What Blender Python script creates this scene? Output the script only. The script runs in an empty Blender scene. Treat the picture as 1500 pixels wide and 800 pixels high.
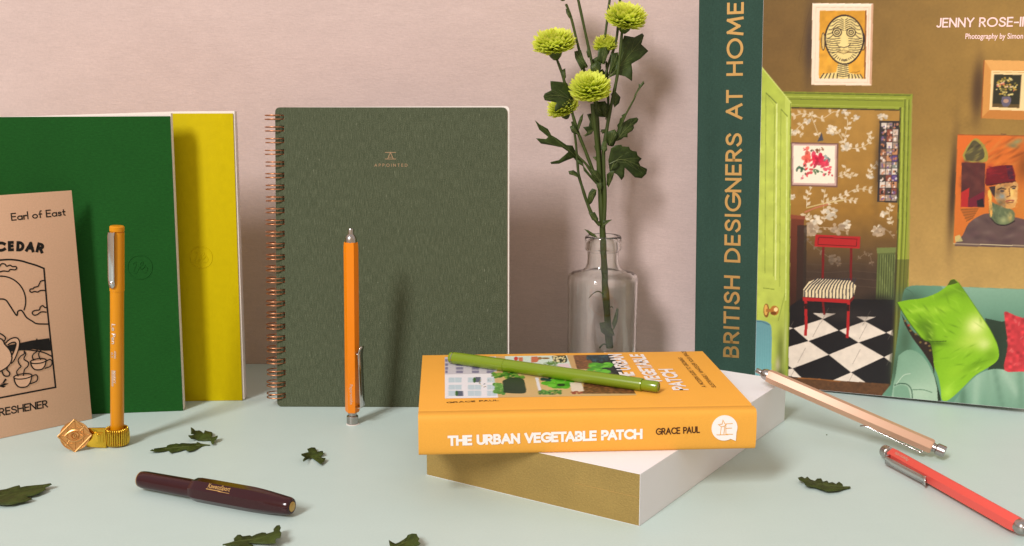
import bpy, bmesh, math, random
import numpy as np
from mathutils import Vector, Matrix

random.seed(7); RNG = np.random.default_rng(11)
SC = bpy.context.scene
COL = SC.collection
U = 0.00857            # metres per survey unit (all lengths below are in survey units)
R = math.radians

# ------------------------------------------------------------------ camera
F_PX, PITCH, EYE = 1646.2, R(10.056), 28.0
cd = bpy.data.cameras.new("camera"); cam = bpy.data.objects.new("camera", cd); COL.objects.link(cam)
cd.sensor_width = 36.0; cd.lens = F_PX / 1500 * 36.0
cd.clip_start = 0.01; cd.clip_end = 50
cam.location = (0, 0, EYE * U); cam.rotation_euler = (math.pi / 2 - PITCH, 0, 0)
SC.camera = cam

# ------------------------------------------------------------------ world (dim studio room) and lamps
W = bpy.data.worlds.new("World"); SC.world = W; W.use_nodes = True
wn = W.node_tree.nodes; wl = W.node_tree.links
bg = wn["Background"]; bg.inputs["Strength"].default_value = 0.47
tc = wn.new("ShaderNodeTexCoord"); sp = wn.new("ShaderNodeSeparateXYZ"); rp = wn.new("ShaderNodeValToRGB")
mr = wn.new("ShaderNodeMapRange"); mr.inputs["From Min"].default_value = -1; mr.inputs["From Max"].default_value = 1
wl.new(tc.outputs["Generated"], sp.inputs[0]); wl.new(sp.outputs["Z"], mr.inputs["Value"])
wl.new(mr.outputs["Result"], rp.inputs["Fac"])
# the room behind the camera is a little brighter and warmer than the sides
mf = wn.new("ShaderNodeMapRange"); mf.interpolation_type = 'SMOOTHSTEP'; mf.inputs["From Min"].default_value = 0.15; mf.inputs["From Max"].default_value = -0.95
wl.new(sp.outputs["Y"], mf.inputs["Value"])
mw = wn.new("ShaderNodeMix"); mw.data_type = 'RGBA'; mw.inputs["B"].default_value = (1.25, 0.95, 0.68, 1)
wl.new(mf.outputs["Result"], mw.inputs["Factor"]); wl.new(rp.outputs["Color"], mw.inputs["A"]); wl.new(mw.outputs["Result"], bg.inputs["Color"])
rp.color_ramp.elements[0].position = 0.42; rp.color_ramp.elements[0].color = (0.46, 0.42, 0.385, 1)
rp.color_ramp.elements[1].position = 0.78; rp.color_ramp.elements[1].color = (1.15, 1.12, 1.12, 1)

def area_lamp(name, frm, to, sx, sy, power, col):
    l = bpy.data.lights.new(name, 'AREA'); l.shape = 'RECTANGLE'; l.size = sx * U; l.size_y = sy * U
    l.energy = power; l.color = col
    o = bpy.data.objects.new(name, l); COL.objects.link(o)
    o.location = Vector(frm) * U
    o.rotation_euler = (Vector(to) - Vector(frm)).to_track_quat('-Z', 'Y').to_euler()
    return o
AZ, EL, DIST = R(58), R(36), 1000.0
ld = Vector((math.cos(AZ) * math.cos(EL), math.sin(AZ) * math.cos(EL), -math.sin(EL)))
aim = Vector((25, 90, 6))
area_lamp("key_softbox", aim - ld * DIST, aim, 154, 320, 590, (1.0, 0.99, 1.0))

area_lamp('added_side_fill', (150, 62, 55), (5, 92, 8), 70, 110, .35, (1.0, .97, .95))  # weak fill lamp added at the right to brighten glass edges and metal
SC.view_settings.view_transform = 'Standard'; SC.view_settings.look = 'None'
SC.view_settings.exposure = 0.11; SC.view_settings.gamma = 1.0; SC.view_settings.use_curve_mapping = False
SC.cycles.max_bounces = 14; SC.cycles.transmission_bounces = 12; SC.cycles.transparent_max_bounces = 12
SC.cycles.sample_clamp_indirect = 6.0
SC.cycles.use_denoising = True

# ------------------------------------------------------------------ survey helpers
_c, _s = math.cos(PITCH), math.sin(PITCH)
def ray(px, py):
    a = (px - 750) / F_PX; b = (400 - py) / F_PX
    return Vector((a, _c + _s * b, -_s + _c * b))
def tab(px, py, z=0.0):
    d = ray(px, py); t = (z - EYE) / d.z
    return Vector((0, 0, EYE)) + d * t
def at_depth(px, py, y):
    d = ray(px, py); t = y / d.y
    return Vector((0, 0, EYE)) + d * t

def lin(c):
    if isinstance(c, str):
        c = c.lstrip('#'); c = [int(c[i:i + 2], 16) for i in (0, 2, 4)]
    v = [x / 255 for x in c[:3]]
    return tuple(x / 12.92 if x <= 0.04045 else ((x + 0.055) / 1.055) ** 2.4 for x in v) + (1.0,)

# ------------------------------------------------------------------ materials
def pmat(name, col, rough=0.5, metal=0.0, spec=0.5, mottle=None, bump=None, coat=0, sheen=0, trans=0, ior=1.5,
         sss=0, attr=None, translucent=0):
    m = bpy.data.materials.new(name); m.use_nodes = True
    n = m.node_tree.nodes; l = m.node_tree.links; b = n["Principled BSDF"]
    c = lin(col) if not (isinstance(col, tuple) and len(col) == 4) else col
    b.inputs["Base Color"].default_value = c
    b.inputs["Roughness"].default_value = rough; b.inputs["Metallic"].default_value = metal
    b.inputs["Specular IOR Level"].default_value = spec; b.inputs["IOR"].default_value = ior
    b.inputs["Coat Weight"].default_value = coat; b.inputs["Coat Roughness"].default_value = 0.08
    b.inputs["Sheen Weight"].default_value = sheen
    b.inputs["Transmission Weight"].default_value = trans
    if sss:
        b.inputs["Subsurface Weight"].default_value = sss; b.inputs["Subsurface Radius"].default_value = (0.003, 0.002, 0.001)
        b.inputs["Subsurface Scale"].default_value = 0.5
    tcn = n.new("ShaderNodeTexCoord")
    def noise(scale, stretch, detail=4):
        mp = n.new("ShaderNodeMapping"); mp.inputs["Scale"].default_value = stretch
        nz = n.new("ShaderNodeTexNoise"); nz.inputs["Scale"].default_value = scale; nz.inputs["Detail"].default_value = detail
        l.new(tcn.outputs["Object"], mp.inputs["Vector"]); l.new(mp.outputs["Vector"], nz.inputs["Vector"])
        return nz
    src = None
    if attr:
        a = n.new("ShaderNodeAttribute"); a.attribute_name = attr; src = a.outputs["Color"]
    for (scale, amt, stretch) in (mottle or []):
        nz = noise(scale, stretch)
        mrn = n.new("ShaderNodeMapRange"); mrn.inputs["From Min"].default_value = 0.25; mrn.inputs["From Max"].default_value = 0.75
        mrn.inputs["To Min"].default_value = 1 - amt; mrn.inputs["To Max"].default_value = 1 + amt
        l.new(nz.outputs["Fac"], mrn.inputs["Value"])
        mx = n.new("ShaderNodeMix"); mx.data_type = 'RGBA'; mx.blend_type = 'MULTIPLY'; mx.inputs["Factor"].default_value = 1
        if src is None: mx.inputs["A"].default_value = c
        else: l.new(src, mx.inputs["A"])
        l.new(mrn.outputs["Result"], mx.inputs["B"]); src = mx.outputs["Result"]
    if src is not None: l.new(src, b.inputs["Base Color"])
    last = None
    for (scale, strength, dist, stretch) in (bump or []):
        nz = noise(scale, stretch)
        bp = n.new("ShaderNodeBump"); bp.inputs["Strength"].default_value = strength; bp.inputs["Distance"].default_value = dist
        l.new(nz.outputs["Fac"], bp.inputs["Height"])
        if last is not None: l.new(last, bp.inputs["Normal"])
        last = bp.outputs["Normal"]
    if last is not None: l.new(last, b.inputs["Normal"])
    if translucent:
        t = n.new("ShaderNodeBsdfTranslucent"); ms = n.new("ShaderNodeMixShader"); ms.inputs[0].default_value = translucent
        out = n["Material Output"]
        if src is not None: l.new(src, t.inputs["Color"])
        else: t.inputs["Color"].default_value = c
        l.new(b.outputs[0], ms.inputs[1]); l.new(t.outputs[0], ms.inputs[2]); l.new(ms.outputs[0], out.inputs["Surface"])
    return m

I3 = (1, 1, 1)
M = {}
M['table'] = pmat('table_paint', (192, 209, 203), 0.46, spec=0.28, mottle=[(5, .014, I3), (40, .012, I3), (700, .02, I3)], bump=[(900, .05, .0004, I3), (60, .04, .0006, I3)])
M['wall'] = pmat('plaster_wall', (207, 184, 178), 0.85, spec=0.2, mottle=[(12, .03, (1, 1, 1.5)), (45, .03, (.8, 1, 1.5)), (260, .035, (.35, 1, 1.5)), (620, .05, (.5, 1, 1.4)), (1100, .04, (1.2, 1, .5))],
                 bump=[(600, .22, .0007, (.4, 1, 1.6)), (1200, .15, .0004, I3), (90, .06, .001, (.6, 1, 1.8))])
M['green_cover'] = pmat('green_paper_cover', (26, 78, 28), 0.78, spec=0.1, mottle=[(30, .06, I3), (700, .16, (.5, 1, 1.6)), (1300, .12, (1.5, 1, .5))], bump=[(1500, .1, .0003, (.6, 1, 1.6))])
M['yellow_cover'] = pmat('yellow_leatherette', (196, 174, 0), 0.65, spec=0.1, mottle=[(160, .04, I3)], bump=[(170, .35, .0006, (1, 1, .8)), (420, .25, .0003, I3)])
M['paper'] = pmat('page_paper', (232, 222, 214), 0.8, spec=0.2, mottle=[(2500, .08, (1, 3, 1))])
M['kraft'] = pmat('beige_card', (222, 179, 148), 0.75, spec=0.25, mottle=[(25, .02, I3), (900, .05, I3)], bump=[(1400, .1, .0003, I3)])
M['ink'] = pmat('black_ink', (22, 18, 17), 0.6, spec=0.3)
M['brown_ink'] = pmat('dark_brown_ink', (72, 36, 14), 0.6, spec=0.3)
M['white_ink'] = pmat('white_print', (240, 232, 228), 0.5)
M['pink_ink'] = pmat('pink_print', (252, 214, 210), 0.5)
M['lepen'] = pmat('yellow_plastic', (212, 136, 0), 0.34, spec=.35, coat=.1)
M['chrome'] = pmat('chrome', (205, 200, 198), 0.14, 1.0)
M['steel'] = pmat('brushed_steel', (178, 172, 168), 0.26, 1.0)
M['silver_print'] = pmat('silver_print', (225, 205, 190), 0.3, 0.6)
M['soft_foil'] = pmat('worn_foil', (158, 128, 96), 0.5, 0.4)
M['pale_gold'] = pmat('pale_gold', (196, 156, 92), 0.3, 1.0)
M['gold'] = pmat('polished_gold', (226, 182, 62), 0.16, 1.0)
M['rose_gold'] = pmat('rose_gold', (220, 166, 104), 0.3, 1.0)
M['copper'] = pmat('copper_wire', (200, 138, 100), 0.36, 1.0)
M['gold_foil'] = pmat('gold_foil', (214, 170, 104), 0.38, 0.75)
M['gilt'] = pmat('gilt_page_edge', (166, 138, 78), 0.48, 0.45, mottle=[(45, .08, I3), (900, .1, (1, 1, 1.3)), (2000, .1, I3)], bump=[(700, .5, .0006, (1, 1, 1.5))])
M['white_card'] = pmat('white_card', (238, 235, 237), 0.6, spec=0.3, mottle=[(30, .01, I3)])
M['orange_cover'] = pmat('orange_cloth_cover', (230, 164, 64), 0.55, spec=0.25, mottle=[(40, .02, I3), (1200, .035, I3)], bump=[(1800, .12, .0002, I3)])
M['orange_pen'] = pmat('orange_lacquer', (236, 130, 0), 0.38, spec=.4, coat=.08)
M['beige_pen'] = pmat('beige_lacquer', (200, 158, 130), 0.38, 0.1, spec=.4)
M['coral_pen'] = pmat('coral_lacquer', (226, 86, 76), 0.42, spec=.4)
M['olive_pen'] = pmat('olive_plastic', (116, 138, 18), 0.22, coat=.4)
M['maroon'] = pmat('maroon_resin', (50, 12, 17), 0.16, spec=.4, coat=.12)
M['band'] = pmat('dark_green_bookcloth', (50, 74, 64), 0.8, spec=0.12, mottle=[(60, .08, (1, 1, .4)), (900, .14, (.5, 1, 1.6)), (900, .14, (1.6, 1, .5))], bump=[(1100, .2, .0003, (.5, 1, 1.6))])
M['print'] = pmat('printed_cover', (200, 200, 200), 0.42, spec=0.3, attr='paint', mottle=[(500, .03, I3)])
M['glass'] = pmat('clear_glass', (250, 252, 250), 0.0, trans=1.0, ior=1.47)
M['stem'] = pmat('flower_stem', (58, 72, 18), 0.5, mottle=[(90, .25, (1, 1, .4))], translucent=.1)
M['leaf'] = pmat('leaf_green', (56, 72, 28), 0.5, spec=.4, mottle=[(90, .4, I3), (420, .25, I3)], bump=[(260, .5, .0012, I3)], translucent=.18)
M['leaf_dry'] = pmat('fallen_leaf_green', (60, 72, 26), 0.55, spec=.3, mottle=[(110, .42, I3), (500, .25, I3)], bump=[(300, .5, .001, I3)], translucent=.12)
M['vein'] = pmat('leaf_vein', (84, 96, 44), 0.55)
M['petal'] = pmat('lime_petal', (190, 200, 40), 0.6, spec=.25, attr='paint', translucent=.5)
M['calyx'] = pmat('calyx_green', (66, 84, 22), 0.6)
# linen cover of the wire bound notebook: dark green weave with pale slubs running up the cloth
def linen():
    m = pmat('linen_cover', (70, 77, 57), 0.85, spec=0.12, mottle=[(25, .05, I3), (1500, .2, (1.4, 1, .6))],
             bump=[(1300, .35, .0004, (1.6, 1, .25)), (1100, .25, .0003, (.3, 1, 1.6))])
    n = m.node_tree.nodes; l = m.node_tree.links; b = n["Principled BSDF"]
    old = b.inputs["Base Color"].links[0].from_socket
    tcn = n.new("ShaderNodeTexCoord"); src = old
    for sc, st, lo, hi, colr in ((2900, (1.2, 1, .05), .45, 1.0, (120, 126, 102)), (2800, (1.2, 1, .06), .45, .95, (48, 55, 39)), (2600, (1, 1, .8), .5, .85, (124, 129, 106)), (2600, (.8, 1, 1), .5, .85, (44, 52, 36)), (1700, (1, 1, .14), .68, .8, (142, 145, 122))):
        mp = n.new("ShaderNodeMapping"); mp.inputs["Scale"].default_value = st; mp.inputs["Location"].default_value = (.013 * (sc % 7), 0, .031)
        nz = n.new("ShaderNodeTexNoise"); nz.inputs["Scale"].default_value = sc; nz.inputs["Detail"].default_value = 2
        l.new(tcn.outputs["Object"], mp.inputs[0]); l.new(mp.outputs[0], nz.inputs["Vector"])
        r_ = n.new("ShaderNodeMapRange"); r_.inputs["From Min"].default_value = lo; r_.inputs["From Max"].default_value = hi
        l.new(nz.outputs["Fac"], r_.inputs["Value"])
        mx = n.new("ShaderNodeMix"); mx.data_type = 'RGBA'; l.new(r_.outputs[0], mx.inputs["Factor"]); l.new(src, mx.inputs["A"])
        mx.inputs["B"].default_value = lin(colr); src = mx.outputs["Result"]
    l.new(src, b.inputs["Base Color"])
    return m
M['linen'] = linen()

# ------------------------------------------------------------------ object helpers
def finish(name, bm, mat, parent=None, smooth=35, bevel=0.0, segs=2, solid=0.0):
    """link a bmesh (in survey units) as ONE mesh object"""
    if bevel:
        es = [e for e in bm.edges if len(e.link_faces) == 2 and e.calc_face_angle(0) > R(30)]
        bmesh.ops.bevel(bm, geom=es, offset=bevel, segments=segs, affect='EDGES', profile=.5, clamp_overlap=True)
    bmesh.ops.recalc_face_normals(bm, faces=bm.faces)
    bmesh.ops.scale(bm, vec=(U, U, U), verts=bm.verts)
    me = bpy.data.meshes.new(name); bm.to_mesh(me); bm.free()
    for m in (mat if isinstance(mat, (list, tuple)) else [mat]): me.materials.append(m)
    if smooth:
        me.shade_smooth(); me.set_sharp_from_angle(angle=R(smooth))
    o = bpy.data.objects.new(name, me); COL.objects.link(o)
    if parent is not None: o.parent = parent
    if solid:
        md = o.modifiers.new("thickness", 'SOLIDIFY'); md.thickness = solid * U; md.offset = 0
    return o

def tag(o, label, cat, group=None):
    o['label'] = label; o['category'] = cat
    if group: o['group'] = group
    return o
def structure(o): o['kind'] = 'structure'; return o

class Frame:
    """position and axes of a thing; hit() reads where a line of sight meets its front plane"""
    def __init__(s, loc, rot=None):
        s.o = Vector(loc); s.r = rot.to_3x3() if rot is not None else Matrix.Identity(3)
    def hit(s, px, py, depth=0.0):        # -> (across, up) on the plane at local y = depth
        ex, ey, ez = s.r.col[0], s.r.col[1], s.r.col[2]
        o = s.o + ey * depth; q = ray(px, py); n = ey
        t = (o - Vector((0, 0, EYE))).dot(n) / q.dot(n)
        p = Vector((0, 0, EYE)) + q * t - o
        return (p.dot(ex), p.dot(ez))
    def hit_top(s, px, py, h=0.0):        # plane at local z = h -> (x, y)
        ex, ey, ez = s.r.col[0], s.r.col[1], s.r.col[2]
        o = s.o + ez * h; q = ray(px, py)
        t = (o - Vector((0, 0, EYE))).dot(ez) / q.dot(ez)
        p = Vector((0, 0, EYE)) + q * t - o
        return (p.dot(ex), p.dot(ey))
    def thing(s, name, label, cat, group=None):
        o = bpy.data.objects.new(name, None); COL.objects.link(o); o.empty_display_size = .01
        o.matrix_world = Matrix.Translation(s.o * U) @ s.r.to_4x4()
        return tag(o, label, cat, group)

def Rz(a): return Matrix.Rotation(a, 3, 'Z')
def Rx(a): return Matrix.Rotation(a, 3, 'X')
def Ry(a): return Matrix.Rotation(a, 3, 'Y')

def add_box(bm, x0, x1, y0, y1, z0, z1, mi=0):
    v = [bm.verts.new(p) for p in ((x0, y0, z0), (x1, y0, z0), (x1, y1, z0), (x0, y1, z0), (x0, y0, z1), (x1, y0, z1), (x1, y1, z1), (x0, y1, z1))]
    for q in ((0, 3, 2, 1), (4, 5, 6, 7), (0, 1, 5, 4), (1, 2, 6, 5), (2, 3, 7, 6), (3, 0, 4, 7)):
        f = bm.faces.new([v[i] for i in q]); f.material_index = mi
def box(x0, x1, y0, y1, z0, z1):
    bm = bmesh.new(); add_box(bm, x0, x1, y0, y1, z0, z1); return bm

def rounded(pts, radii, n=5):
    """2D polygon with rounded corners"""
    out = []; N = len(pts)
    for i, p in enumerate(pts):
        r = radii[i] if isinstance(radii, (list, tuple)) else radii
        p = Vector(p); a = (Vector(pts[i - 1]) - p); b = (Vector(pts[(i + 1) % N]) - p)
        if r <= 0: out.append(tuple(p)); continue
        a.normalize(); b.normalize()
        for k in range(n + 1):
            t = k / n
            q = p + a * r * (1 - t) ** 2 + b * r * t ** 2
            out.append((q.x, q.y))
    return out

def add_prism(bm, poly, lo, hi, axis='y', holes=(), mi=0):
    """polygon (with holes) extruded between two planes"""
    def P(a, b, c): return {'y': (a, c, b), 'z': (a, b, c), 'x': (c, a, b)}[axis]
    edges = []
    loops = []
    for loop in [poly] + list(holes):
        vs = [bm.verts.new(P(a, b, lo)) for a, b in loop]; loops.append(vs)
        edges += [bm.edges.new((vs[i], vs[(i + 1) % len(vs)])) for i in range(len(vs))]
    if holes:
        g = bmesh.ops.triangle_fill(bm, edges=edges, use_beauty=True, use_dissolve=False)
        faces = [f for f in g['geom'] if isinstance(f, bmesh.types.BMFace)]
    else:
        faces = [bm.faces.new(loops[0])]
    for f in faces: f.material_index = mi
    e = bmesh.ops.extrude_face_region(bm, geom=faces)
    vs = [v for v in e['geom'] if isinstance(v, bmesh.types.BMVert)]
    d = {'y': (0, hi - lo, 0), 'z': (0, 0, hi - lo), 'x': (hi - lo, 0, 0)}[axis]
    bmesh.ops.translate(bm, verts=vs, vec=d)

def add_lathe(bm, prof, segs=32, mat=None, mi=0, shape=None):
    """(r, z) profile turned about z; shape(theta, r, z) may change the radius"""
    mat = mat or Matrix.Identity(4); rings = []
    for r, z in prof:
        if r < 1e-6: rings.append([bm.verts.new(mat @ Vector((0, 0, z)))])
        else:
            ring = []
            for k in range(segs):
                t = 2 * math.pi * k / segs; rr = shape(t, r, z) if shape else r
                ring.append(bm.verts.new(mat @ Vector((rr * math.cos(t), rr * math.sin(t), z))))
            rings.append(ring)
    for a, b in zip(rings, rings[1:]):
        n = max(len(a), len(b))
        if len(a) == len(b) == 1: continue
        for k in range(n):
            k2 = (k + 1) % n
            q = [a[k], a[k2], b[k2], b[k]] if len(a) == len(b) else ([a[0], b[k2], b[k]] if len(a) == 1 else [a[k], a[k2], b[0]])
            f = bm.faces.new(q); f.material_index = mi

def add_tube(bm, pts, rad, segs=8, closed=False, mi=0, cap=True):
    pts = [Vector(p) for p in pts]; n = len(pts)
    rads = rad if isinstance(rad, (list, tuple)) else [rad] * n
    rings = []; up = None
    for i, p in enumerate(pts):
        if closed: t = pts[(i + 1) % n] - pts[i - 1]
        else: t = pts[min(i + 1, n - 1)] - pts[max(i - 1, 0)]
        t.normalize()
        if up is None: up = t.orthogonal().normalized()
        up = (up - t * up.dot(t)).normalized(); sd = t.cross(up)
        rings.append([bm.verts.new(p + (up * math.cos(a) + sd * math.sin(a)) * rads[i]) for a in [2 * math.pi * k / segs for k in range(segs)]])
    for i in range(n if closed else n - 1):
        a, b = rings[i], rings[(i + 1) % n]
        off = 0
        if closed and i == n - 1:
            off = min(range(segs), key=lambda s: (a[0].co - b[s].co).length)
        for k in range(segs):
            f = bm.faces.new((a[k], a[(k + 1) % segs], b[(k + 1 + off) % segs], b[(k + off) % segs])); f.material_index = mi
    if cap and not closed:
        for r_ in (rings[0], rings[-1]):
            f = bm.faces.new(r_); f.material_index = mi

def smooth_path(pts, sub=6, closed=False):
    """Catmull-Rom through points of any dimension"""
    P = [np.array(p, float) for p in pts]; n = len(P); out = []
    rng = range(n if closed else n - 1)
    for i in rng:
        if closed: p0, p1, p2, p3 = P[i - 1], P[i], P[(i + 1) % n], P[(i + 2) % n]
        else: p0, p1, p2, p3 = P[max(i - 1, 0)], P[i], P[i + 1], P[min(i + 2, n - 1)]
        for k in range(sub):
            t = k / sub
            out.append(tuple(.5 * (2 * p1 + (p2 - p0) * t + (2 * p0 - 5 * p1 + 4 * p2 - p3) * t * t + (3 * p1 - p0 - 3 * p2 + p3) * t ** 3)))
    if not closed: out.append(tuple(P[-1]))
    return out

# ------------------------------------------------------------------ lettering: strokes laid as flat print on a surface
def arc(cx, cy, rx, ry, a0, a1, n=14):
    return [(cx + rx * math.cos(R(a0 + (a1 - a0) * k / n)), cy + ry * math.sin(R(a0 + (a1 - a0) * k / n))) for k in range(n + 1)]
_S = smooth_path([(.56, .80), (.46, .95), (.29, 1.0), (.11, .92), (.05, .76), (.13, .61), (.30, .53), (.48, .44), (.58, .27), (.51, .08), (.29, 0), (.11, .05), (.0, .2)], 3)
GLY = {
 'A': (.74, [[(0, 0), (.37, 1), (.74, 0)], [(.13, .33), (.61, .33)]]),
 'B': (.54, [[(0, 0), (0, 1), (.28, 1)] + arc(.28, .76, .21, .24, 90, -90, 10) + [(.0, .52)], [(.28, .52)] + arc(.28, .26, .26, .26, 90, -90, 10) + [(0, 0)]]),
 'C': (.74, [arc(.46, .5, .46, .5, 45, 315, 24)]),
 'D': (.68, [[(0, 0), (0, 1), (.2, 1)] + arc(.2, .5, .48, .5, 90, -90, 16) + [(0, 0)]]),
 'E': (.48, [[(.48, 1), (0, 1), (0, 0), (.48, 0)], [(0, .52), (.43, .52)]]),
 'F': (.46, [[(.46, 1), (0, 1), (0, 0)], [(0, .52), (.41, .52)]]),
 'G': (.80, [arc(.48, .5, .48, .5, 48, 352, 26), [(.5, .46), (.94, .46)]]),
 'H': (.64, [[(0, 0), (0, 1)], [(.64, 0), (.64, 1)], [(0, .52), (.64, .52)]]),
 'I': (.0, [[(0, 0), (0, 1)]]),
 'J': (.36, [[(.36, 1), (.36, .22)] + arc(.17, .2, .19, .2, 0, -150, 10)]),
 'K': (.58, [[(0, 0), (0, 1)], [(.54, 1), (.03, .48)], [(.18, .62), (.58, 0)]]),
 'L': (.44, [[(0, 1), (0, 0), (.44, 0)]]),
 'M': (.86, [[(0, 0), (.1, 1), (.43, .22), (.76, 1), (.86, 0)]]),
 'N': (.66, [[(0, 0), (0, 1), (.66, 0), (.66, 1)]]),
 'O': (.96, [arc(.48, .5, .48, .5, 0, 360, 32)]),
 'P': (.52, [[(0, 0), (0, 1), (.26, 1)] + arc(.26, .73, .26, .27, 90, -90, 12) + [(0, .46)]]),
 'R': (.56, [[(0, 0), (0, 1), (.26, 1)] + arc(.26, .74, .25, .26, 90, -90, 12) + [(0, .48)], [(.24, .48), (.56, 0)]]),
 'S': (.58, [_S]),
 'T': (.58, [[(0, 1), (.58, 1)], [(.29, 1), (.29, 0)]]),
 'U': (.62, [[(0, 1), (0, .31)] + arc(.31, .31, .31, .31, 180, 360, 14) + [(.62, 1)]]),
 'V': (.70, [[(0, 1), (.35, 0), (.70, 1)]]),
 'W': (1.04, [[(0, 1), (.26, 0), (.52, .9), (.78, 0), (1.04, 1)]]),
 'Y': (.64, [[(0, 1), (.32, .48), (.64, 1)], [(.32, .48), (.32, 0)]]),
 ',': (.0, [[(.02, .06), (-.05, -.16)]]), '-': (.34, [[(0, .42), (.34, .42)]]),
 'a': (.5, [arc(.25, .26, .25, .27, 0, 360, 22), [(.5, .54), (.5, 0)]]),
 'r': (.26, [[(0, 0), (0, .54)], [(0, .3)] + arc(.24, .3, .24, .24, 170, 75, 8)]),
 'l': (.0, [[(0, 0), (0, 1.06)]]),
 'o': (.54, [arc(.27, .265, .27, .275, 0, 360, 24)]),
 'f': (.3, [[(.12, 0), (.12, .8)] + arc(.3, .8, .18, .22, 180, 95, 8), [(0, .53), (.3, .53)]]),
 's': (.34, [[(x * .6, y * .54) for x, y in _S]]),
 't': (.28, [[(.12, .84), (.12, .15)] + arc(.26, .15, .14, .15, 180, 270, 6), [(0, .54), (.28, .54)]]),
}
KERN = {'TA': -.13, 'AT': -.13, 'PA': -.12, 'AV': -.1, 'VE': -.03, 'RT': -.03, 'AU': -.02, 'YO': -.08, 'LY': -.1, 'AP': -.02}
def text_strokes(s, gap=.2, space=.4):
    """-> strokes, total width, in units of the letter height"""
    x = 0; out = []
    for ci, ch in enumerate(s):
        x += KERN.get(s[ci - 1:ci + 1], 0) if ci else 0
        if ch == ' ': x += space; continue
        w, st = GLY[ch]
        out += [[(a + x, b) for a, b in q] for q in st]; x += w + gap
    return out, x - gap

def ribbon(bm, pts, w, put, mi=0):
    """flat stroke of width w along 2D pts; put(a, b) -> 3D"""
    P = [Vector(p) for p in pts]
    P = [p for i, p in enumerate(P) if i == 0 or (p - P[i - 1]).length > 1e-6]
    closed = len(P) > 3 and (P[0] - P[-1]).length < 1e-4
    if closed: P = P[:-1]
    n = len(P); L, Rr = [], []
    for i in range(n):
        a = P[i] - P[i - 1] if (i > 0 or closed) else P[1] - P[0]
        b = P[(i + 1) % n] - P[i] if (i < n - 1 or closed) else a
        if not (i > 0 or closed): a = b
        a = a.normalized(); b = b.normalized(); na = Vector((-a.y, a.x)); nb = Vector((-b.y, b.x))
        m = na + nb
        m = na if m.length < 1e-4 else m.normalized()
        k = min(1 / max(m.dot(na), .38), 2.2) * w / 2
        L.append(bm.verts.new(put(*(P[i] + m * k)))); Rr.append(bm.verts.new(put(*(P[i] - m * k))))
    for i in range(n if closed else n - 1):
        j = (i + 1) % n
        f = bm.faces.new((L[i], L[j], Rr[j], Rr[i])); f.material_index = mi

def front_put(layer=0, base=.012):        # print on a front face (local y = 0, looking along +y)
    return lambda a, b: (a, -(base + .0025 * layer), b)
def top_put(h, layer=0, base=.012):       # print on a top face
    return lambda a, b: (a, b, h + base + .0025 * layer)

def letter_line(bm, s, p0, p1, cap, weight, put_of, gap=.2, space=.4, mi=0, step=0):
    """capital lettering with its baseline from p0 to p1 (2D on the surface), letter height cap"""
    st, w = text_strokes(s, gap, space)
    p0 = Vector(p0); p1 = Vector(p1); e = (p1 - p0); Lg = e.length - weight; e.normalize(); n = Vector((-e.y, e.x))
    k = Lg / w; h = cap - weight
    parts = []                     # break strokes at sharp corners so that every limb keeps its full weight
    for q in st:
        cur = [q[0]]
        for j in range(1, len(q)):
            cur.append(q[j])
            if j < len(q) - 1:
                d0 = Vector(((q[j][0] - q[j - 1][0]) * k, (q[j][1] - q[j - 1][1]) * h)); d1 = Vector(((q[j + 1][0] - q[j][0]) * k, (q[j + 1][1] - q[j][1]) * h))
                if d0.length > 1e-6 and d1.length > 1e-6 and d0.angle(d1) > R(95):
                    parts.append(cur); cur = [q[j]]
        parts.append(cur)
    for i, q in enumerate(parts):
        pts = [p0 + e * (weight / 2 + a * k) + n * (weight / 2 + b * h) for a, b in q]
        if (pts[0] - pts[-1]).length > 1e-4:      # square ends
            pts[0] = pts[0] + (pts[0] - pts[1]).normalized() * weight * .48; pts[-1] = pts[-1] + (pts[-1] - pts[-2]).normalized() * weight * .48
        if step:      # follow a curved surface
            fine = [pts[0]]
            for u, v in zip(pts, pts[1:]):
                m_ = max(1, int((v - u).length / step))
                fine += [u.lerp(v, j / m_) for j in range(1, m_ + 1)]
            pts = fine
        ribbon(bm, pts, weight, put_of(i % 6), mi)

def font_line(bm, s, p0, p1, cap, put, bold=0.0, mi=0):
    """small lettering from the built-in font, fitted between p0 and p1"""
    c = bpy.data.curves.new('lettering', 'FONT'); c.body = s; c.size = 1; c.offset = bold
    o = bpy.data.objects.new('lettering', c); COL.objects.link(o)
    dg = bpy.context.evaluated_depsgraph_get(); dg.update()
    me = bpy.data.meshes.new_from_object(o.evaluated_get(dg))
    V = [tuple(v.co[:2]) for v in me.vertices]; Fs = [tuple(p.vertices) for p in me.polygons]
    bpy.data.objects.remove(o); bpy.data.curves.remove(c); bpy.data.meshes.remove(me)
    x0 = min(v[0] for v in V); x1 = max(v[0] for v in V)
    p0 = Vector(p0); e = Vector(p1) - p0; Lg = e.length; e.normalize(); n = Vector((-e.y, e.x))
    vs = [bm.verts.new(put(*(p0 + e * ((x - x0) / (x1 - x0) * Lg) + n * (y / .69 * cap)))) for x, y in V]
    for f in Fs:
        try: q = bm.faces.new([vs[i] for i in f]); q.material_index = mi
        except ValueError: pass

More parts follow.
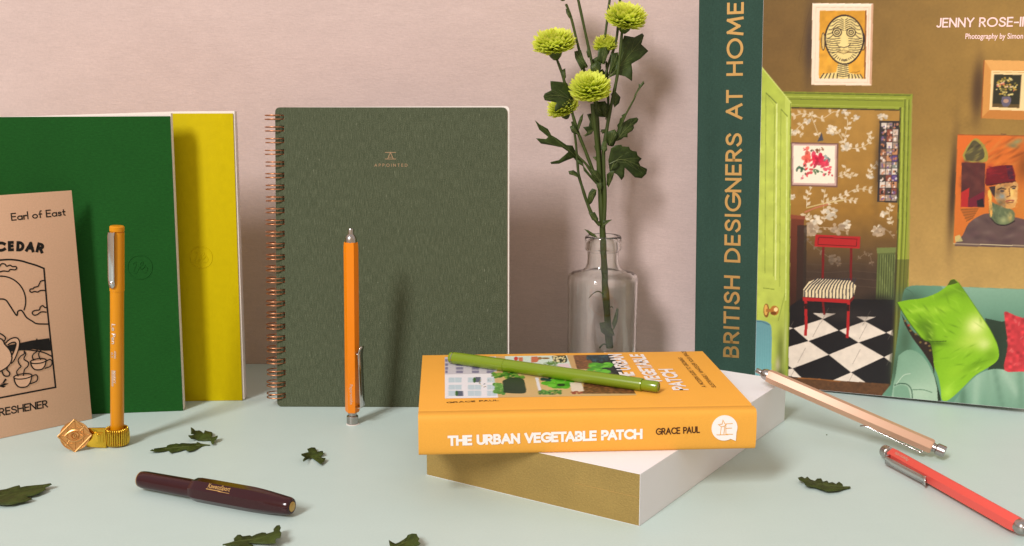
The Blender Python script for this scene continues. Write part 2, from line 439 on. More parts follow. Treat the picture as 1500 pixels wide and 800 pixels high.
# ------------------------------------------------------------------ painter: a printed picture as a fine sheet of coloured faces
class Picture:
    def __init__(s, a0, a1, b0, b1, res, to_local, ss=2):
        s.a0, s.a1, s.b0, s.b1, s.res, s.ss = a0, a1, b0, b1, res, ss
        s.nx = int(round((a1 - a0) / res)) + 1; s.ny = int(round((b1 - b0) / res)) + 1
        s.k = ss / res; s.loc = to_local
        s.im = np.zeros((s.ny * ss, s.nx * ss, 3), np.float32)
    def T(s, p):
        a, b = s.loc(*p); return ((a - s.a0) * s.k + s.ss / 2, (b - s.b0) * s.k + s.ss / 2)
    def _mask(s, Q):
        Q = np.array(Q, float); H_, W_ = s.im.shape[:2]
        x0 = max(int(Q[:, 0].min()) - 1, 0); x1 = min(int(Q[:, 0].max()) + 2, W_); y0 = max(int(Q[:, 1].min()) - 1, 0); y1 = min(int(Q[:, 1].max()) + 2, H_)
        if x1 <= x0 or y1 <= y0: return None
        X = np.arange(x0, x1)[None, :] + .5; Y = np.arange(y0, y1)[:, None] + .5
        m = np.zeros((y1 - y0, x1 - x0), bool)
        for i in range(len(Q)):
            (xa, ya), (xb, yb) = Q[i - 1], Q[i]
            if ya == yb: continue
            c = ((ya <= Y) != (yb <= Y)) & (X < xa + (Y - ya) * (xb - xa) / (yb - ya))
            m ^= c
        return m, slice(y0, y1), slice(x0, x1), X, Y
    def poly(s, pts, col, al=1.0):
        r = s._mask([s.T(p) for p in pts])
        if r is None: return
        m, ys, xs, X, Y = r; c = np.array(col, np.float32) / 255
        v = s.im[ys, xs]; v[m] = v[m] * (1 - al) + c * al
    def grad(s, pts, c0, c1, p0, p1, al=1.0, fade=False):
        r = s._mask([s.T(p) for p in pts])
        if r is None: return
        m, ys, xs, X, Y = r; q0 = np.array(s.T(p0)); q1 = np.array(s.T(p1)); d = q1 - q0
        t = np.clip(((X - q0[0]) * d[0] + (Y - q0[1]) * d[1]) / (d @ d), 0, 1)[..., None]
        c = (np.array(c0, np.float32) * (1 - t) + np.array(c1, np.float32) * t) / 255
        aa = (al * np.clip(t * 3, 0, 1) if fade else np.full_like(t, al))[m]
        v = s.im[ys, xs]; v[m] = v[m] * (1 - aa) + c[m] * aa
    def ell(s, cx, cy, rx, ry, col, ang=0, al=1.0, n=28):
        ca, sa = math.cos(R(ang)), math.sin(R(ang))
        s.poly([(cx + rx * math.cos(t) * ca - ry * math.sin(t) * sa, cy + rx * math.cos(t) * sa + ry * math.sin(t) * ca) for t in [2 * math.pi * k / n for k in range(n)]], col, al)
    def line(s, pts, w, col, al=1.0):
        for p, q in zip(pts, pts[1:]):
            dx, dy = q[0] - p[0], q[1] - p[1]; L_ = math.hypot(dx, dy) or 1; nx, ny = -dy / L_ * w / 2, dx / L_ * w / 2; ex, ey = dx / L_ * w * .2, dy / L_ * w * .2
            s.poly([(p[0] + nx - ex, p[1] + ny - ey), (q[0] + nx + ex, q[1] + ny + ey), (q[0] - nx + ex, q[1] - ny + ey), (p[0] - nx - ex, p[1] - ny - ey)], col, al)
    def soft(s, cx, cy, rx, ry, col, al=1.0, ang=0, clip=None):
        q = s.T((cx, cy)); k = abs(s.T((cx + 1, cy))[0] - q[0]); H_, W_ = s.im.shape[:2]; rad = max(rx, ry) * k * 2.2
        x0, x1 = max(int(q[0] - rad), 0), min(int(q[0] + rad), W_); y0, y1 = max(int(q[1] - rad), 0), min(int(q[1] + rad), H_)
        if x1 <= x0 or y1 <= y0: return
        X = (np.arange(x0, x1)[None, :] - q[0]) / k; Y = -(np.arange(y0, y1)[:, None] - q[1]) / k
        ca, sa = math.cos(R(ang)), math.sin(R(ang)); Xr = X * ca + Y * sa; Yr = -X * sa + Y * ca
        g = np.exp(-1.2 * ((Xr / rx) ** 2 + (Yr / ry) ** 2))[..., None] * al
        if clip is not None:
            r = s._mask([s.T(p) for p in clip]); mm = np.zeros((H_, W_), bool)
            if r is None: return
            mm[r[1], r[2]] = r[0]; g = g * mm[y0:y1, x0:x1, None]
        v = s.im[y0:y1, x0:x1]; v[...] = v * (1 - g) + np.array(col, np.float32) / 255 * g
    def mottle(s, pts, amt, cell):
        r = s._mask([s.T(p) for p in pts])
        if r is None: return
        m, ys, xs, X, Y = r; h, w = m.shape; g = RNG.normal(0, 1, (h // cell + 3, w // cell + 3))
        yi = np.arange(h) / cell; xi = np.arange(w) / cell; y0 = yi.astype(int); x0 = xi.astype(int); fy = (yi - y0)[:, None]; fx = (xi - x0)[None, :]
        fy = fy * fy * (3 - 2 * fy); fx = fx * fx * (3 - 2 * fx)
        z = (g[y0][:, x0] * (1 - fy) + g[y0 + 1][:, x0] * fy) * (1 - fx) + (g[y0][:, x0 + 1] * (1 - fy) + g[y0 + 1][:, x0 + 1] * fy) * fx
        v = s.im[ys, xs]; f = 1 + amt * np.clip(z, -2, 2)[..., None]; v[m] = np.clip((v * f)[m], 0, 1)
    def build(s, name, put, mat, parent):
        im = s.im.reshape(s.ny, s.ss, s.nx, s.ss, 3).mean((1, 3)); im = np.clip(im, 0, 1)
        im = np.where(im <= .04045, im / 12.92, ((im + .055) / 1.055) ** 2.4)
        A = np.linspace(s.a0, s.a1, s.nx); B = np.linspace(s.b0, s.b1, s.ny); AA, BB = np.meshgrid(A, B)
        co = np.stack(put(AA.ravel(), BB.ravel()), 1).astype(np.float32) * U
        idx = np.arange(s.nx * s.ny).reshape(s.ny, s.nx)
        q = np.stack([idx[:-1, :-1], idx[:-1, 1:], idx[1:, 1:], idx[1:, :-1]], -1).reshape(-1, 4)
        me = bpy.data.meshes.new(name); nq = len(q)
        me.vertices.add(len(co)); me.vertices.foreach_set("co", co.ravel())
        me.loops.add(nq * 4); me.loops.foreach_set("vertex_index", q.ravel().astype(np.int32))
        me.polygons.add(nq); me.polygons.foreach_set("loop_start", np.arange(0, nq * 4, 4, dtype=np.int32))
        me.update(calc_edges=True); me.validate()
        ca = me.color_attributes.new("paint", 'FLOAT_COLOR', 'POINT')
        rgba = np.ones((len(co), 4), np.float32); rgba[:, :3] = im.reshape(-1, 3); ca.data.foreach_set("color", rgba.ravel())
        me.materials.append(mat); me.shade_smooth()
        o = bpy.data.objects.new(name, me); COL.objects.link(o); o.parent = parent
        return o

# ------------------------------------------------------------------ the printed picture of the tall book, drawn shape by shape
def exec_art(P):
    rnd = random.Random(5)
    Z = lambda ox, oy, k: (lambda pts: [(ox + x / k, oy + y / k) for x, y in pts])
    everything = [(1080, -60), (1720, -60), (1720, 680), (1080, 680)]
    P.grad(everything, (112, 84, 42), (148, 114, 56), (1110, 0), (1400, 120))
    P.grad([(1330, 150), (1720, 150), (1720, 460), (1325, 460)], (148, 114, 56), (186, 150, 88), (1380, 150), (1400, 430), .9, True)
    P.soft(1150, 60, 40, 60, (104, 76, 40), .4); P.soft(1480, 60, 90, 40, (166, 128, 64), .6)
    P.mottle(everything, .018, 40); P.mottle(everything, .012, 6)
    # framed striped face
    P.soft(1186, 66, 9, 62, (70, 52, 42), .85); P.line([(1179, 40), (1189, 5)], .8, (90, 66, 36)); P.line([(1170, 90), (1181, 32)], .6, (96, 70, 38))
    P.poly([(1190, 5), (1279.5, 5.5), (1277, 125.5), (1188.5, 124.5)], (244, 216, 190))
    P.poly([(1190, 5), (1279.5, 5.5), (1277.5, 8.5), (1192, 8)], (252, 232, 212)); P.poly([(1276.5, 7), (1279.5, 5.5), (1277, 125.5), (1274, 122)], (206, 160, 128))
    P.line([(1195.5, 11), (1274, 11.5)], .8, (214, 184, 160)); P.line([(1195.5, 11), (1193.5, 120)], .8, (222, 194, 170)); P.line([(1193.5, 120.5), (1272.5, 121)], .8, (218, 186, 160)); P.line([(1273, 12), (1271.5, 120)], .8, (214, 176, 150))
    art = [(1200.7, 15.8), (1269, 15.8), (1267.5, 115.5), (1199.5, 115.2)]
    P.grad(art, (206, 144, 40), (222, 160, 54), (1230, 15), (1230, 112)); P.mottle(art, .04, 12)
    P.line([(1268.6, 16), (1267, 115)], 2.2, (140, 84, 34))
    cream, dk = (232, 206, 134), (48, 36, 34)
    P.poly([(1228, 92), (1242.5, 92), (1243.5, 107), (1262, 110), (1265, 115.3), (1201, 115.2), (1204, 109), (1225, 106)], cream)
    for k in range(6): P.line([(1227.5, 96 + k * 3), (1235, 97.4 + k * 3), (1243, 96 + k * 3)], 1.2, dk)
    for k in range(5):
        P.line([(1207 + k * 5, 107.6), (1202 + k * 6, 115)], 1.5, dk); P.line([(1260 - k * 4, 109), (1264 - k * 5, 115)], 1.5, dk)
    for sx in (1206, 1264.5): P.ell(sx, 61, 3, 13.5, cream); P.ell(sx, 61, 3, 13.5, dk); P.ell(sx, 61, 2, 12, (214, 178, 104))
    face = [(1237 + (29.5 if True else 0) * math.cos(t) * (1 - .10 * max(math.sin(t), 0)), 58.5 + 37 * math.sin(t)) for t in [2 * math.pi * k / 44 for k in range(44)]]
    P.poly(face, dk)
    inner = [(1237 + (x - 1237) * .92, 58.5 + (y - 58.5) * .935) for x, y in face]; P.poly(inner, cream)
    def inside(x, y): return ((x - 1237) / 26.5) ** 2 + ((y - 58.5) / 33.6) ** 2 < 1
    def stripe(fn, w=1.05):
        seg = [q for q in fn]
        for a, b in zip(seg, seg[1:]):
            if inside(*a) and inside(*b): P.line([a, b], w, dk)
    for sgn in (-1, 1):
        for k in range(6): stripe([(1237 + sgn * x, 28 + k * 3.0 + 2.2 * math.sin(x * .32 + 1.9) + .006 * x * x * (k - 1)) for x in range(1, 28, 2)])
        for k in range(7): stripe([(1237 + sgn * (12 + x), 57 + k * 3.3 + x * .02 - (x * .22 if k < 2 else x * .30) + 2.2 * math.sin(x * .16)) for x in range(-6, 17, 2)])
        for k in range(8):
            a = R(18 + k * 11.5); stripe([(1237 + sgn * r * math.cos(a) * .92, 72 + r * math.sin(a)) for r in (15, 18, 21, 24, 27, 30)], 1.0)
        ex = 1237 + sgn * 10.3 - .5
        P.ell(ex, 47.6, 7.2, 7.0, dk); P.ell(ex, 47.6, 5.6, 5.4, cream); P.ell(ex, 47.6, 4.1, 4, dk); P.ell(ex, 47.6, 2.5, 2.4, cream); P.ell(ex, 47.6, 1.1, 1.1, dk)
    P.poly([(1235, 48), (1238, 48), (1240, 60), (1244, 66), (1240, 69.5), (1233, 69.5), (1228, 66.5), (1233, 60)], (236, 210, 140))
    P.line([(1226, 65), (1229, 68.5), (1236.5, 70), (1243, 68), (1246, 64)], 1.1, dk)
    P.line([(1226, 76), (1236, 73.5), (1246, 76)], .9, (120, 90, 50)); P.line([(1226, 76), (1236, 79), (1246, 76)], .9, (120, 90, 50)); P.line([(1228, 76.3), (1244, 76.3)], .8, (120, 90, 50))
    P.line([(1246, 107), (1250, 105.5), (1254, 106.5), (1260, 104)], .6, (110, 76, 30))
    # doorway: papered wall, floor
    P.grad([(1150, 156), (1322, 156), (1314, 470), (1150, 470)], (168, 126, 60), (150, 108, 46), (1230, 160), (1230, 330))
    P.grad([(1150, 300), (1318, 300), (1314, 470), (1150, 470)], (150, 108, 46), (66, 50, 40), (1230, 310), (1230, 400)); P.mottle([(1150, 156), (1322, 156), (1314, 470), (1150, 470)], .025, 18)
    bl = (222, 205, 180)
    def leafp(x, y, a, L_, c, al=.9):
        ca, sa = math.cos(a), math.sin(a); w = L_ * .3
        P.poly([(x, y), (x + ca * L_ * .5 - sa * w, y + sa * L_ * .5 + ca * w), (x + ca * L_, y + sa * L_), (x + ca * L_ * .5 + sa * w, y + sa * L_ * .5 - ca * w)], c, al)
    def branch(pts, n, c=bl, L_=7.6):
        q = smooth_path(pts, 6); P.line(q, .9, c, .8)
        for k in range(n):
            i = int((k + .5) / n * (len(q) - 1)); (xa, ya), (xb, yb) = q[max(i - 1, 0)], q[min(i + 1, len(q) - 1)]; a = math.atan2(yb - ya, xb - xa)
            for s_ in (-1, 1):
                if rnd.random() < .85: leafp(q[i][0], q[i][1], a + s_ * rnd.uniform(.6, 1.1), L_ * rnd.uniform(.7, 1.15), c, rnd.uniform(.65, .95))
    def bloom(x, y, r, c=bl):
        for k in range(24):
            a = rnd.uniform(0, 6.28); q = r * rnd.uniform(.2, 1.0); P.ell(x + q * math.cos(a), y + q * math.sin(a) * .8, r * rnd.uniform(.22, .38), r * rnd.uniform(.18, .3), (lambda f: tuple(min(255, int(v * f)) for v in c))(rnd.uniform(.8, 1.08)), 0, .85, 10)
    z3 = Z(1150, 130, 3.81)
    branch(z3([(195, 280), (165, 200), (150, 150), (210, 165), (270, 130), (300, 135)]), 6); branch(z3([(150, 150), (100, 140), (45, 155)]), 4); branch(z3([(100, 195), (60, 235), (100, 260)]), 4)
    branch(z3([(340, 330), (335, 270), (350, 190), (335, 140)]), 7); branch(z3([(340, 320), (300, 250), (270, 225), (240, 240)]), 4); branch(z3([(345, 330), (420, 330), (480, 290), (470, 245)]), 6)
    branch(z3([(300, 490), (340, 470), (335, 430)]), 4); branch(z3([(340, 470), (385, 490)]), 3); branch(z3([(120, 660), (125, 600), (150, 550)]), 4); branch(z3([(220, 740), (215, 640), (225, 560)]), 5)
    branch(z3([(220, 640), (320, 600), (400, 560), (490, 570)]), 8); branch(z3([(220, 640), (330, 620), (400, 630)]), 5); branch(z3([(460, 500), (480, 450), (520, 410)]), 4); branch(z3([(600, 760), (580, 700), (600, 650)]), 5); branch(z3([(150, 760), (130, 720), (110, 700)]), 4)
    for x, y, r in ((125, 185, 22), (265, 230, 30), (395, 165, 20), (345, 325, 30), (340, 130, 22), (545, 155, 24), (45, 245, 20), (480, 490, 18), (250, 695, 40), (180, 740, 34), (150, 790, 36), (340, 760, 28), (40, 605, 18), (550, 700, 20), (520, 790, 30)): bloom(1150 + x / 3.81, 130 + y / 3.81, r / 3.81 * 1.05)
    P.line(z3([(120, 665), (200, 645), (330, 622)]), 1.6, (206, 182, 128), .9); P.line(z3([(110, 690), (170, 665), (240, 645)]), 2, (190, 110, 90), .8); P.poly(z3([(180, 295), (205, 245), (215, 290)]), (70, 70, 80))
    z4 = Z(1150, 330, 3.2)
    branch(z4([(80, 20), (180, 10), (300, 30)]), 7, (190, 165, 135), 7); branch(z4([(410, 40), (470, 20), (510, 60)]), 5, (170, 146, 120), 6); branch(z4([(90, 60), (150, 110), (260, 190)]), 6, (128, 106, 86), 6); branch(z4([(340, 160), (390, 130), (410, 190)]), 4, (128, 106, 86), 5)
    for x, y, r in ((130, 20, 40), (250, 15, 36), (440, 30, 30), (230, 160, 28)): bloom(1150 + x / 3.2, 330 + y / 3.2, r / 3.2, (176, 150, 122) if y < 50 else (120, 100, 82))
    for yy in (180, 215, 250, 285): P.line(z4([(80, yy), (200, yy + 8), (320, yy - 2), (430, yy + 8)]), 1.0, (84, 66, 54), .7)
    # dark chest at the left of the doorway, radiator, floor
    P.grad([(1156, 316), (1178, 319), (1175, 475), (1154, 480)], (110, 52, 34), (52, 30, 24), (1160, 316), (1165, 460))
    P.poly([(1156, 314), (1180, 317), (1179, 322), (1156, 320)], (136, 70, 46)); P.poly([(1168, 330), (1182, 330), (1180, 470), (1166, 472)], (44, 34, 30), .7)
    P.poly(z4([(435, 108), (520, 106), (512, 358), (425, 352)]), (92, 100, 54)); P.poly(z4([(430, 106), (522, 104), (521, 128), (432, 132)]), (112, 122, 66))
    for k in range(7): P.line(z4([(444 + k * 11, 138), (438 + k * 11, 340)]), 1.2, (66, 74, 40)); P.line(z4([(449 + k * 11, 138), (443 + k * 11, 340)]), .6, (128, 138, 82))
    P.poly(z4([(15, 385), (80, 340), (515, 350), (505, 745), (10, 735)]), (30, 26, 28))
    wt = (224, 208, 192)
    tiles = ([(40, 483), (175, 440), (250, 493), (110, 543)], [(255, 493), (375, 450), (475, 505), (345, 550)], [(10, 572), (110, 543), (205, 607), (35, 672), (10, 655)], [(205, 607), (345, 550), (465, 618), (310, 690)], [(465, 618), (505, 598), (503, 648)], [(222, 728), (310, 690), (378, 737)], [(8, 676), (35, 672), (78, 716), (8, 706)], [(130, 412), (240, 414), (178, 440)], [(335, 428), (425, 430), (375, 450)], [(475, 503), (506, 490), (506, 520)], [(8, 474), (38, 483), (8, 494)])
    for t in tiles:
        P.poly(z4(t), wt); P.mottle(z4(t), .018, 12)
        (cx, cy) = (sum(p[0] for p in t) / len(t), sum(p[1] for p in t) / len(t))
        P.line(z4([(cx + 22, cy - 34), (cx - 14, cy + 34)]), .6, (120, 106, 96), .7)
    P.soft(1240, 462, 40, 12, (60, 50, 46), .5); P.soft(1290, 440, 30, 10, (26, 22, 22), .7)
    P.poly(z4([(8, 712), (240, 728), (505, 745), (500, 810), (8, 790)]), (92, 60, 36)); P.mottle(z4([(8, 712), (240, 728), (505, 745), (500, 810), (8, 790)]), .06, 6)
    P.line(z4([(60, 716), (160, 722), (260, 733)]), 1.6, (150, 92, 44))
    # red chair
    red, rdk = (172, 34, 36), (112, 22, 24)
    for q, w in (([(180, 105), (176, 250)], 3.4), ([(311, 110), (308, 258)], 3.4), ([(176, 345), (184, 418)], 3.2)): P.line(z4(q), w, rdk)
    P.poly(z4([(143, 44), (354, 54), (350, 110), (138, 100)]), red); P.line(z4([(158, 56), (338, 66), (335, 98), (154, 90), (158, 56)]), .8, (70, 16, 18))
    seat = z4([(86, 300), (112, 265), (152, 250), (310, 260), (333, 285), (322, 330), (304, 348), (86, 335)])
    P.poly(seat, (228, 206, 164))
    for k in range(15):
        xa = 150 + k * 13; xb = 92 + k * 16.2
        P.line(z4([(xa, 250), ((xa + xb) / 2 - 6, 278), (xb, 306), (xb, 345)]), 1.75, (52, 50, 58))
    P.poly(z4([(82, 337), (304, 349), (304, 366), (84, 354)]), red); P.poly(z4([(304, 349), (324, 330), (322, 346), (304, 366)]), rdk)
    P.line(z4([(97, 352), (99, 470), (96, 516)]), 4.2, red); P.line(z4([(298, 362), (295, 480), (292, 526)]), 4.2, red); P.line(z4([(297, 375), (296, 400)]), 4.2, (50, 16, 18)); P.line(z4([(98, 370), (98, 390)]), 4.2, (50, 16, 18))
    # small pictures inside the doorway
    P.soft(1158, 245, 6, 36, (90, 66, 36), .5)
    P.poly([(1159, 208.5), (1228.5, 210), (1227, 274.5), (1158.5, 272.5)], (120, 84, 74)); P.poly([(1160.5, 210.5), (1226, 212), (1225, 272), (1160.5, 270.5)], (196, 160, 150)); P.poly([(1162.5, 213), (1223.5, 214), (1222.5, 269), (1162.5, 268)], (240, 226, 204))
    z3r = lambda x, y: (1150 + x / 3.81, 130 + y / 3.81)
    for (x, y, rx, ry, c, n) in ((135, 380, 28, 40, (226, 96, 78), 16), (190, 400, 40, 34, (204, 34, 66), 20), (120, 440, 20, 34, (206, 52, 60), 10), (225, 420, 30, 30, (214, 60, 84), 12), (105, 340, 12, 12, (212, 60, 70), 4), (190, 345, 26, 14, (120, 70, 40), 7), (90, 445, 26, 20, (54, 92, 66), 10), (175, 465, 26, 12, (70, 104, 64), 8), (235, 390, 18, 20, (128, 140, 140), 7), (250, 470, 14, 22, (206, 52, 64), 6), (95, 500, 10, 20, (222, 120, 130), 5), (150, 345, 10, 12, (70, 50, 40), 3)):
        for k in range(n):
            px, py = z3r(x + rnd.gauss(0, rx * .5), y + rnd.gauss(0, ry * .5)); P.ell(px, py, rx / 3.81 * rnd.uniform(.25, .55), ry / 3.81 * rnd.uniform(.2, .45), (lambda f: tuple(int(min(255, v * f)) for v in c))(rnd.uniform(.8, 1.15)), rnd.uniform(0, 180), .8, 9)
    P.soft(1286, 240, 6, 60, (60, 44, 34), .6)
    P.poly([(1288.5, 177), (1320, 177.5), (1316, 297), (1285, 296)], (52, 44, 44))
    for r_ in range(12):
        for c_ in range(3):
            x = 1291 - r_ * .22 + c_ * 8.6; y = 180 + r_ * 9.6; cc = rnd.choice(((196, 176, 160), (120, 84, 66), (70, 60, 66), (92, 70, 120), (186, 130, 90), (130, 70, 56), (70, 60, 52), (216, 200, 186), (130, 132, 122), (50, 44, 46), (206, 190, 176), (150, 130, 116)))
            P.poly([(x, y), (x + 7.8, y), (x + 7.6, y + 8.8), (x - .1, y + 8.8)], cc)
            for k in range(4): P.ell(x + rnd.uniform(1, 7), y + rnd.uniform(1.5, 8), rnd.uniform(.8, 2.2), rnd.uniform(.8, 2.4), rnd.choice(((226, 196, 176), (40, 34, 36), (190, 130, 100), (110, 86, 130), (190, 120, 80), (230, 220, 210))), 0, .85, 9)
    # painted door casing
    g, gd, gl = (138, 148, 48), (92, 100, 34), (172, 180, 78)
    P.poly([(1140, 134), (1337, 138), (1336, 163), (1318, 161.5), (1140, 156)], g)
    P.line([(1140, 136), (1337, 140)], 1.8, gd); P.line([(1140, 141), (1334, 144.5)], 1.2, gl); P.line([(1140, 145), (1330, 148)], 1, gd); P.line([(1140, 153), (1320, 157.5)], 1.0, gl, .7); P.line([(1140, 157.5), (1320, 161.5)], 2.2, (74, 62, 34))
    P.poly([(1318, 160), (1324, 147), (1337, 138), (1330, 470), (1318, 590), (1303, 590), (1312, 440)], g)
    for x0, x1, w, c in ((1319, 1309, 1.8, (70, 66, 32)), (1322.5, 1312, 1.4, gl), (1326, 1315, 1.6, gd), (1329.5, 1318, 1.2, (160, 168, 74)), (1332, 1320, 1.2, gd), (1336, 1324, 1.6, (150, 144, 66))):
        P.line([(x0, 158 if x0 < 1325 else 146), (x0 - (x0 - x1) * .35, 330), (x1, 500), (x1 - 4, 590)], w, c)
    P.grad([(1311, 380), (1332, 380), (1320, 600), (1300, 600)], (60, 56, 34), (50, 44, 34), (1320, 390), (1312, 560), .45)
    # open green door
    door = [(1095, 76), (1111.5, 93.5), (1159, 151), (1158, 330), (1156, 470), (1152, 600), (1095, 600)]
    P.grad(door, (164, 178, 66), (182, 194, 84), (1112, 100), (1158, 200)); P.mottle(door, .03, 20)
    P.grad([(1150, 140), (1159, 151), (1156, 470), (1151, 600), (1146, 600), (1150, 400)], (186, 198, 90), (140, 156, 48), (1150, 200), (1152, 560), .9)
    P.poly([(1095, 76), (1112, 94), (1109.5, 400), (1107.5, 600), (1095, 600)], (150, 152, 42))
    P.line([(1111.5, 93.5), (1159, 151)], 1.6, (196, 206, 110)); P.line([(1122, 136), (1138, 152)], 1.4, (96, 110, 40)); P.line([(1122, 136), (1120.5, 400)], 1.0, (136, 150, 58)); P.line([(1138, 152), (1136, 410)], 1.8, (214, 222, 140)); P.line([(1134.5, 156), (1133, 405)], .9, (132, 146, 52)); P.line([(1125, 142), (1135, 155)], .8, (150, 160, 70))
    P.line([(1144, 160), (1154, 171)], 1.2, (110, 124, 44)); P.line([(1144, 160), (1142, 420)], 1.0, (140, 154, 58)); P.line([(1153, 172), (1151, 440)], 1.6, (206, 216, 128)); P.line([(1158, 152), (1156, 460), (1153, 600)], 1.2, (110, 120, 42))
    P.line([(1118, 422), (1134, 424)], 1.2, (126, 140, 50)); P.line([(1140, 470), (1150, 430)], 1.2, (140, 152, 60))
    P.soft(1143, 520, 7, 46, (92, 100, 44), .75); P.soft(1139, 535, 4, 14, (196, 180, 160), .7); P.soft(1150, 500, 2.5, 50, (206, 210, 150), .6); P.soft(1143, 548, 6, 8, (60, 62, 36), .6)
    P.ell(1122.5, 455, 4.2, 10.2, (132, 82, 34)); P.ell(1122, 454, 2.6, 8, (222, 168, 84)); P.poly([(1122, 452.5), (1136, 452.5), (1136, 457), (1122, 457)], (168, 110, 48)); P.ell(1134.5, 455, 6.4, 7.2, (176, 112, 46)); P.ell(1136.5, 453.5, 3, 3, (248, 216, 150)); P.ell(1133, 459, 4.4, 2.4, (116, 66, 26))
    P.ell(1104.6, 460.4, 1.4, 1.8, (40, 44, 40))
    teal = smooth_path([(1095, 469), (1115, 469.5), (1127, 474), (1130.5, 486), (1130, 530), (1128.5, 600), (1095, 600)], 3)
    P.grad(teal, (104, 150, 156), (122, 178, 180), (1112, 470), (1115, 560)); P.line([(1095, 470.5), (1116, 471), (1127, 476)], 1.6, (78, 116, 128))
    for k in range(9): P.line([(1100 + k * 3.4, 480), (1099 + k * 3.4, 596)], .5, (88, 146, 152), .6)
    # sofa
    z7 = Z(1300, 390, 3.81)
    P.poly(smooth_path(z7([(70, 300), (88, 150), (125, 112), (200, 108), (320, 112), (760, 128), (1500, 150), (1500, 900), (10, 900), (20, 660)]), 3), (98, 140, 116))
    P.grad(z7([(300, 112), (760, 130), (1500, 150), (1500, 420), (560, 420)]), (128, 164, 140), (86, 128, 106), (1420, 425), (1425, 490))
    P.soft(1335, 440, 26, 18, (60, 86, 66), .8); P.soft(1326, 500, 12, 36, (64, 88, 64), .75); P.soft(1312, 540, 10, 30, (58, 78, 54), .7)
    P.line(smooth_path(z7([(100, 125), (140, 150), (160, 200)]), 4), 1, (70, 100, 80))
    arm = smooth_path(z7([(62, 500), (110, 468), (165, 478), (215, 525), (255, 600), (278, 670), (290, 800), (40, 800), (30, 690), (46, 610)]), 4)
    P.grad(arm, (112, 150, 124), (160, 186, 160), (1318, 520), (1358, 570)); P.soft(1345, 575, 26, 14, (176, 196, 172), .6, clip=arm); P.soft(1325, 525, 14, 16, (132, 166, 140), .6, clip=arm)
    P.line(smooth_path(z7([(40, 665), (70, 655), (110, 660), (135, 690), (140, 740)]), 4), 1.6, (66, 96, 76)); P.line(smooth_path(z7([(140, 690), (200, 690), (250, 705)]), 4), 1.2, (90, 122, 98)); P.poly(smooth_path(z7([(36, 680), (70, 664), (110, 672), (125, 710), (122, 760), (36, 760)]), 4), (120, 156, 130)); P.line(smooth_path(z7([(50, 660), (90, 610), (130, 600)]), 4), .9, (190, 206, 184))
    P.poly(z7([(250, 560), (300, 740), (300, 800), (285, 800), (278, 680)]), (30, 44, 26))
    P.poly(smooth_path(z7([(545, 290), (640, 310), (680, 320), (690, 600), (560, 610), (590, 520)]), 4), (40, 54, 40), .92); P.soft(1455, 510, 12, 34, (34, 44, 32), .8)
    cush = smooth_path(z7([(370, 760), (430, 680), (500, 610), (570, 578), (640, 575), (762, 590), (1500, 610), (1500, 900), (360, 900)]), 3)
    P.grad(cush, (140, 172, 148), (112, 150, 126), (1450, 545), (1440, 600))
    for x0, y0, x1, y1, c, w in ((600, 585, 640, 780, (100, 134, 112), 5), (500, 620, 490, 780, (158, 186, 162), 7), (650, 590, 720, 700, (162, 188, 166), 5), (420, 700, 420, 790, (88, 122, 98), 5), (740, 600, 750, 780, (104, 140, 116), 6), (560, 600, 570, 760, (126, 160, 136), 4)):
        for k in range(5): t = k / 4; P.soft(1300 + (x0 + (x1 - x0) * t) / 3.81, 390 + (y0 + (y1 - y0) * t) / 3.81, w, 10, c, .6, clip=cush)
    # green silk cushion with a dark flowered reverse
    back = smooth_path(z7([(78, 265), (110, 320), (150, 370), (220, 415), (258, 450), (262, 600), (250, 560), (200, 480), (140, 400), (95, 320)]), 3)
    P.poly(back, (46, 34, 28))
    for k in range(26): P.ell(1300 + rnd.uniform(85, 250) / 3.81, 390 + rnd.uniform(290, 480) / 3.81, 2, 1.6, rnd.choice(((150, 50, 36), (90, 80, 40), (40, 30, 26), (120, 96, 60))), 0, .6, 8) if rnd.random() < .0 else None
    for x, y in ((100, 305), (130, 360), (160, 380), (185, 425), (235, 445), (215, 430), (120, 330), (240, 470)): P.ell(1300 + x / 3.81, 390 + y / 3.81, 2, 1.7, rnd.choice(((168, 60, 40), (120, 100, 50), (150, 120, 90))), 0, .9, 9)
    pil = smooth_path(z7([(54, 202), (120, 188), (200, 178), (280, 148), (335, 108), (350, 82), (370, 72), (398, 92), (450, 165), (520, 270), (575, 355), (612, 430), (624, 490), (612, 530), (560, 568), (490, 610), (420, 680), (345, 746), (305, 746), (298, 690), (285, 620), (262, 560), (255, 500), (240, 430), (205, 412), (150, 350), (100, 280)]), 3)
    P.grad(pil, (126, 176, 26), (134, 184, 34), (1330, 440), (1450, 540))
    cl = dict(clip=pil)
    P.soft(1430, 478, 17, 20, (228, 232, 150), .95, 20, **cl); P.soft(1424, 500, 26, 14, (190, 212, 90), .7, -20, **cl); P.soft(1442, 505, 12, 12, (222, 228, 150), .7, **cl); P.soft(1362, 500, 8, 34, (70, 104, 14), .85, -8, **cl); P.soft(1372, 503, 16, 5, (66, 100, 12), .75, **cl)
    P.soft(1352, 478, 16, 10, (78, 116, 16), .75, 40, **cl); P.soft(1408, 425, 9, 18, (98, 140, 20), .7, -30, **cl); P.soft(1390, 430, 24, 6, (92, 132, 20), .5, -28, **cl); P.soft(1375, 455, 22, 7, (160, 204, 50), .7, -18, **cl); P.soft(1345, 455, 18, 4, (164, 206, 60), .7, -15, **cl)
    P.soft(1400, 545, 20, 12, (150, 196, 40), .7, -35, **cl); P.soft(1388, 575, 10, 16, (172, 214, 66), .8, 20, **cl); P.soft(1430, 535, 26, 6, (96, 138, 16), .55, -32, **cl); P.soft(1452, 520, 10, 10, (108, 152, 22), .7, **cl)
